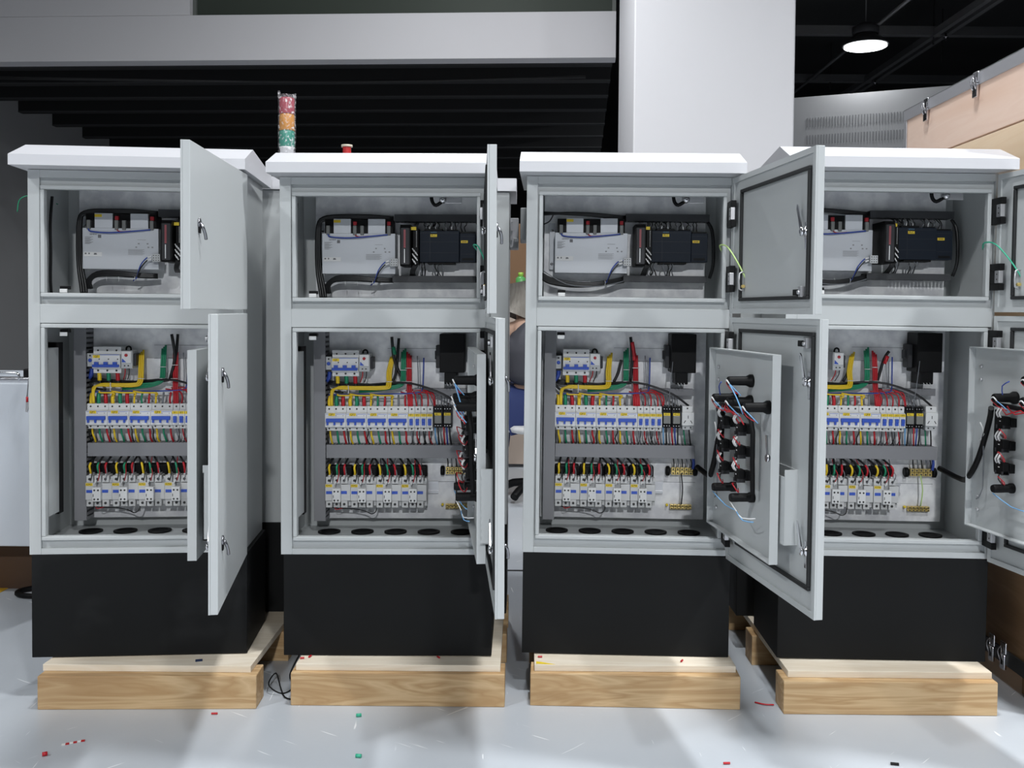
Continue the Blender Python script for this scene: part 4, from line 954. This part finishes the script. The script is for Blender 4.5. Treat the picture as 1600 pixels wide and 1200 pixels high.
# ================================================================== things seen through the gap between second and third cabinet
r = obj('work_table', None, loc=(.35, 6.1, 0)); tag(r, 'beige panelled work table seen through the gap', 'table')
bei = mat('beige_panel', (.52, .42, .35), .6); brn = mat('brown_cardboard', (.22, .12, .06), .7)
obj('front_panel', MB().m(bei).box(-.8, .34, -.3, -.28, .02, 1.022, .003).mesh('front_panel'), r)
obj('table_top', MB().m(mat('grey_table_edge', (.12, .13, .13), .5)).box(-.82, .34, -.33, .35, 1.023, 1.055, .003).mesh('table_top'), r)
one('cardboard_box', MB().m(brn).box(-.3, .3, 0, .3, 0, .42, .003).m(mat('brown_tape', (.3, .2, .1), .4)).box(-.03, .03, -.001, 0, 0, .42), 'large brown cardboard box standing on the beige table', 'box', loc=(.1, 6.0, 1.056))
r = obj('spray_bottle', None, loc=(-.012, 5.83, 1.056)); tag(r, 'green bottle standing on the table behind the cabinets', 'bottle')
obj('bottle_body', MB().m(mat('green_bottle', (.10, .36, .10), .35)).lathe([(.026, 0), (.030, .006), (.030, .078), (.015, .09)], n=16).mesh('bottle_body'), r)
obj('cap', MB().m(mat('lime_cap', (.35, .62, .08), .4)).lathe([(.016, .09), (.016, .11), (.013, .113)], n=14).mesh('cap'), r)
one('tool_roll', MB().m(dkg).box(-.05, .03, 0, .08, 0, .022, .008), 'dark tool lying on the table beside the green bottle', 'tool', loc=(-.075, 5.83, 1.056))

# ---- person sitting on a low stool, back to the viewer
def skin_mesh(verts, edges, radii, root, sub=2, m=None):
    me = bpy.data.meshes.new('s'); me.from_pydata(verts, edges, []); o = bpy.data.objects.new('s', me); COL.objects.link(o)
    md = o.modifiers.new('k', 'SKIN'); me.skin_vertices.new() if not me.skin_vertices else None
    sv = me.skin_vertices[0].data
    for k, rr in enumerate(radii): sv[k].radius = rr if isinstance(rr, tuple) else (rr, rr)
    sv[root].use_root = True
    s2 = o.modifiers.new('u', 'SUBSURF'); s2.levels = sub; s2.render_levels = sub
    dg = bpy.context.evaluated_depsgraph_get(); dg.update()
    out = bpy.data.meshes.new_from_object(o.evaluated_get(dg)); bpy.data.objects.remove(o)
    out.materials.clear(); out.materials.append(m)
    for p in out.polygons: p.use_smooth = True
    return out
jack = mat('dark_grey_jacket', (.075, .075, .09), .85); skinm = mat('skin', (.55, .35, .26), .5); trous = mat('navy_trousers', (.02, .035, .13), .8); hairm = mat('grey_brown_hair', (.16, .14, .12), .7, noise=((60, 60, 12), .3, (.28, .26, .23), 3))
P = obj('person', None, loc=(.085, 4.85, -.0)); tag(P, 'person in dark grey jacket and navy trousers sitting low with back turned', 'person')
body = skin_mesh([(0, 0, .50), (.0, -.01, .62), (-.01, -.02, .76), (-.03, .02, .86), (-.05, .05, .92),        # pelvis..neck 0-4
                  (-.07, .07, .99), (-.075, .08, 1.05),                                               # head 5-6
                  (-.19, .02, .83), (-.22, .12, .64), (-.15, .30, .62),                                # left arm 7-9
                  (.16, .04, .84), (.20, .16, .66), (.10, .32, .62),                                  # right arm
                  (-.10, .03, .46), (-.20, .36, .50), (-.21, .30, .10), (-.21, .40, .05),              # left leg 13-16
                  (.11, .03, .46), (.20, .38, .50), (.21, .32, .10), (.21, .42, .05)],
                 [(0, 1), (1, 2), (2, 3), (3, 4), (4, 5), (5, 6), (3, 7), (7, 8), (8, 9), (3, 10), (10, 11), (11, 12), (0, 13), (13, 14), (14, 15), (15, 16), (0, 17), (17, 18), (18, 19), (19, 20)],
                 [(.11, .08), (.10, .075), (.11, .08), (.07, .055), .05, .078, .07, .042, .03, .026, .042, .03, .026, .07, .05, .035, .03, .07, .05, .035, .03], 0, 2, skinm)
obj('figure', body, P)
obj('jacket', skin_mesh([(0, 0, .555), (.0, -.01, .66), (-.01, -.02, .77), (-.02, .01, .845), (-.035, .03, .885)],
    [(0, 1), (1, 2), (2, 3), (3, 4)], [(.185, .14), (.18, .13), (.19, .13), (.14, .10), (.075, .07)], 0, 2, jack), P)
for a in ([(-.13, .01, .83), (-.20, .05, .75), (-.225, .12, .645), (-.17, .27, .62)], [(.12, .02, .835), (.18, .08, .75), (.21, .16, .66), (.13, .30, .62)]):
    obj('sleeve', skin_mesh(a, [(0, 1), (1, 2), (2, 3)], [.085, .078, .068, .055], 0, 2, jack), P)
obj('trousers', skin_mesh([(0, 0, .50), (-.11, .03, .46), (-.20, .35, .50), (-.215, .30, .14), (.11, .03, .46), (.20, .37, .50), (.215, .32, .14)],
    [(0, 1), (1, 2), (2, 3), (0, 4), (4, 5), (5, 6)], [(.165, .13), .11, .085, .062, .11, .085, .062], 0, 2, trous), P)
obj('hair', skin_mesh([(-.068, .055, .985), (-.075, .06, 1.04), (-.08, .05, .95)], [(0, 1), (0, 2)], [.092, .08, .07], 0, 2, hairm), P)
for sx, nm in ((-.15, 'hand'), (.10, 'hand')):
    yy = .30 if sx < 0 else .32
    hm = MB().m(skinm).box(sx - .035, sx + .035, yy, yy + .08, .605, .635, .01)
    for f_ in range(4): hm.tube([(sx - .028 + f_ * .018, yy + .075, .62), (sx - .03 + f_ * .019, yy + .115, .612), (sx - .03 + f_ * .019, yy + .14 - abs(f_ - 1.5) * .006, .59)], .008)
    hm.tube([(sx + .03, yy + .02, .62), (sx + .05, yy + .05, .61), (sx + .045, yy + .08, .60)], .009)
    obj('hand', hm.mesh('hand'), P)
for sx in (-.21, .21): obj('shoe', MB().m(stick).box(sx - .045, sx + .045, .26, .52, .0, .02, .008).m(trous).box(sx - .04, sx + .04, .27, .50, .02, .085, .02).mesh('shoe'), P)
r = obj('swivel_stool', None, loc=(.085, 4.85, 0)); tag(r, 'white round stool on a black star base under the sitting person', 'stool')
obj('seat', MB().m(stick).lathe([(.15, .335), (.185, .345), (.19, .365), (.17, .375)], n=28).mesh('seat'), r)
obj('column', MB().m(plg).cyl((0, 0, .07), (0, 0, .335), .04, .03, n=14).mesh('column'), r)
for k in range(5):
    a = k * math.pi * .4 + .3; obj('leg', MB().m(blk).tube([(0, 0, .08), (.13 * math.cos(a), .13 * math.sin(a), .07), (.20 * math.cos(a), .20 * math.sin(a), .03)], .02, n=8).mesh('leg'), r)

# ================================================================== scraps on the floor
def scrap(name, mb, label, x, y, rz=0): return one(name, mb, label, 'debris', loc=(x, y, 0), rz=rz)
scrap('wire_offcut', MB().m(WC['r']).cyl((-.006, 0, .0045), (.003, .004, .0045), .0045, n=8), 'red wire offcut on the floor, front left corner', -.985, 1.995)
scrap('wire_offcut', MB().m(WC['t']).cyl((-.006, 0, .004), (.006, .002, .004), .004, n=8), 'green wire offcut on the floor, farther of the two', -.368, 2.205)
scrap('wire_offcut', MB().m(WC['t']).cyl((-.006, 0, .004), (.006, -.002, .004), .004, n=8), 'green wire offcut on the floor, nearer of the two', -.334, 2.003)
scrap('wire_offcut', MB().m(WC['r']).cyl((-.008, 0, .003), (.006, .001, .003), .0022, n=6), 'small red wire offcut near the rightmost shadow', .432, 1.985)
scrap('wire_offcut', MB().m(blk).cyl((-.008, 0, .003), (.008, -.003, .003), .003, n=6), 'small black wire offcut in front of rightmost pallet', .78, 1.99)
scrap('wire_offcut', MB().m(WC['r']).tube([(-.02, .012, .003), (0, 0, .003), (.022, -.002, .003)], .0018), 'red wire end on the floor left of rightmost pallet', .585, 2.29)
scrap('wire_offcut', MB().m(WC['r']).cyl((-.008, 0, .003), (.006, .001, .003), .0022, n=6), 'tiny red wire offcut in front of leftmost pallet', -.70, 2.21)
tp = MB()
for k in range(6): tp.m(WC['r'] if k % 2 else stick).box(-.022 + k * .0075, -.0145 + k * .0075, -.004 + k * .0014, .004 + k * .0014, .0005, .0016)
scrap('tape_strip', tp, 'red and white striped tape scrap on the floor at left', -.955, 2.055, .35)
scrap('paper_scrap', MB().m(mat('dark_blue_scrap', (.03, .05, .12), .5)).box(-.008, .008, -.007, .007, 0, .001), 'dark blue scrap lying on the leftmost pallet deck', -.765, 2.295, .3).location.z = .0947
for k, (x, y, z, lb) in enumerate(((-.522, 2.31, .0975, 'red offcut at left end of the second pallet deck'), (-.505, 2.322, .0975, 'red offcut beside another on second pallet deck'), (-.195, 2.325, .0975, 'red offcut near the base edge on second pallet deck'), (.050, 2.335, .0975, 'red offcut at left end of the third pallet deck'), (.39, 2.315, .0975, 'dark red offcut towards right of third pallet deck'))):
    one('wire_offcut', MB().m(WC['r']).cyl((-.005, 0, 0), (.005, .002, 0), .0022, n=6), lb, 'debris', loc=(x, y, z), rz=k)
one('sticker_scrap', MB().m(yel).prism([(0, 0), (.045, -.004), (0, .016)], 0, .0006, 'z'), 'yellow paper triangle at left end of third pallet deck', 'debris', loc=(.04, 2.293, .0948))
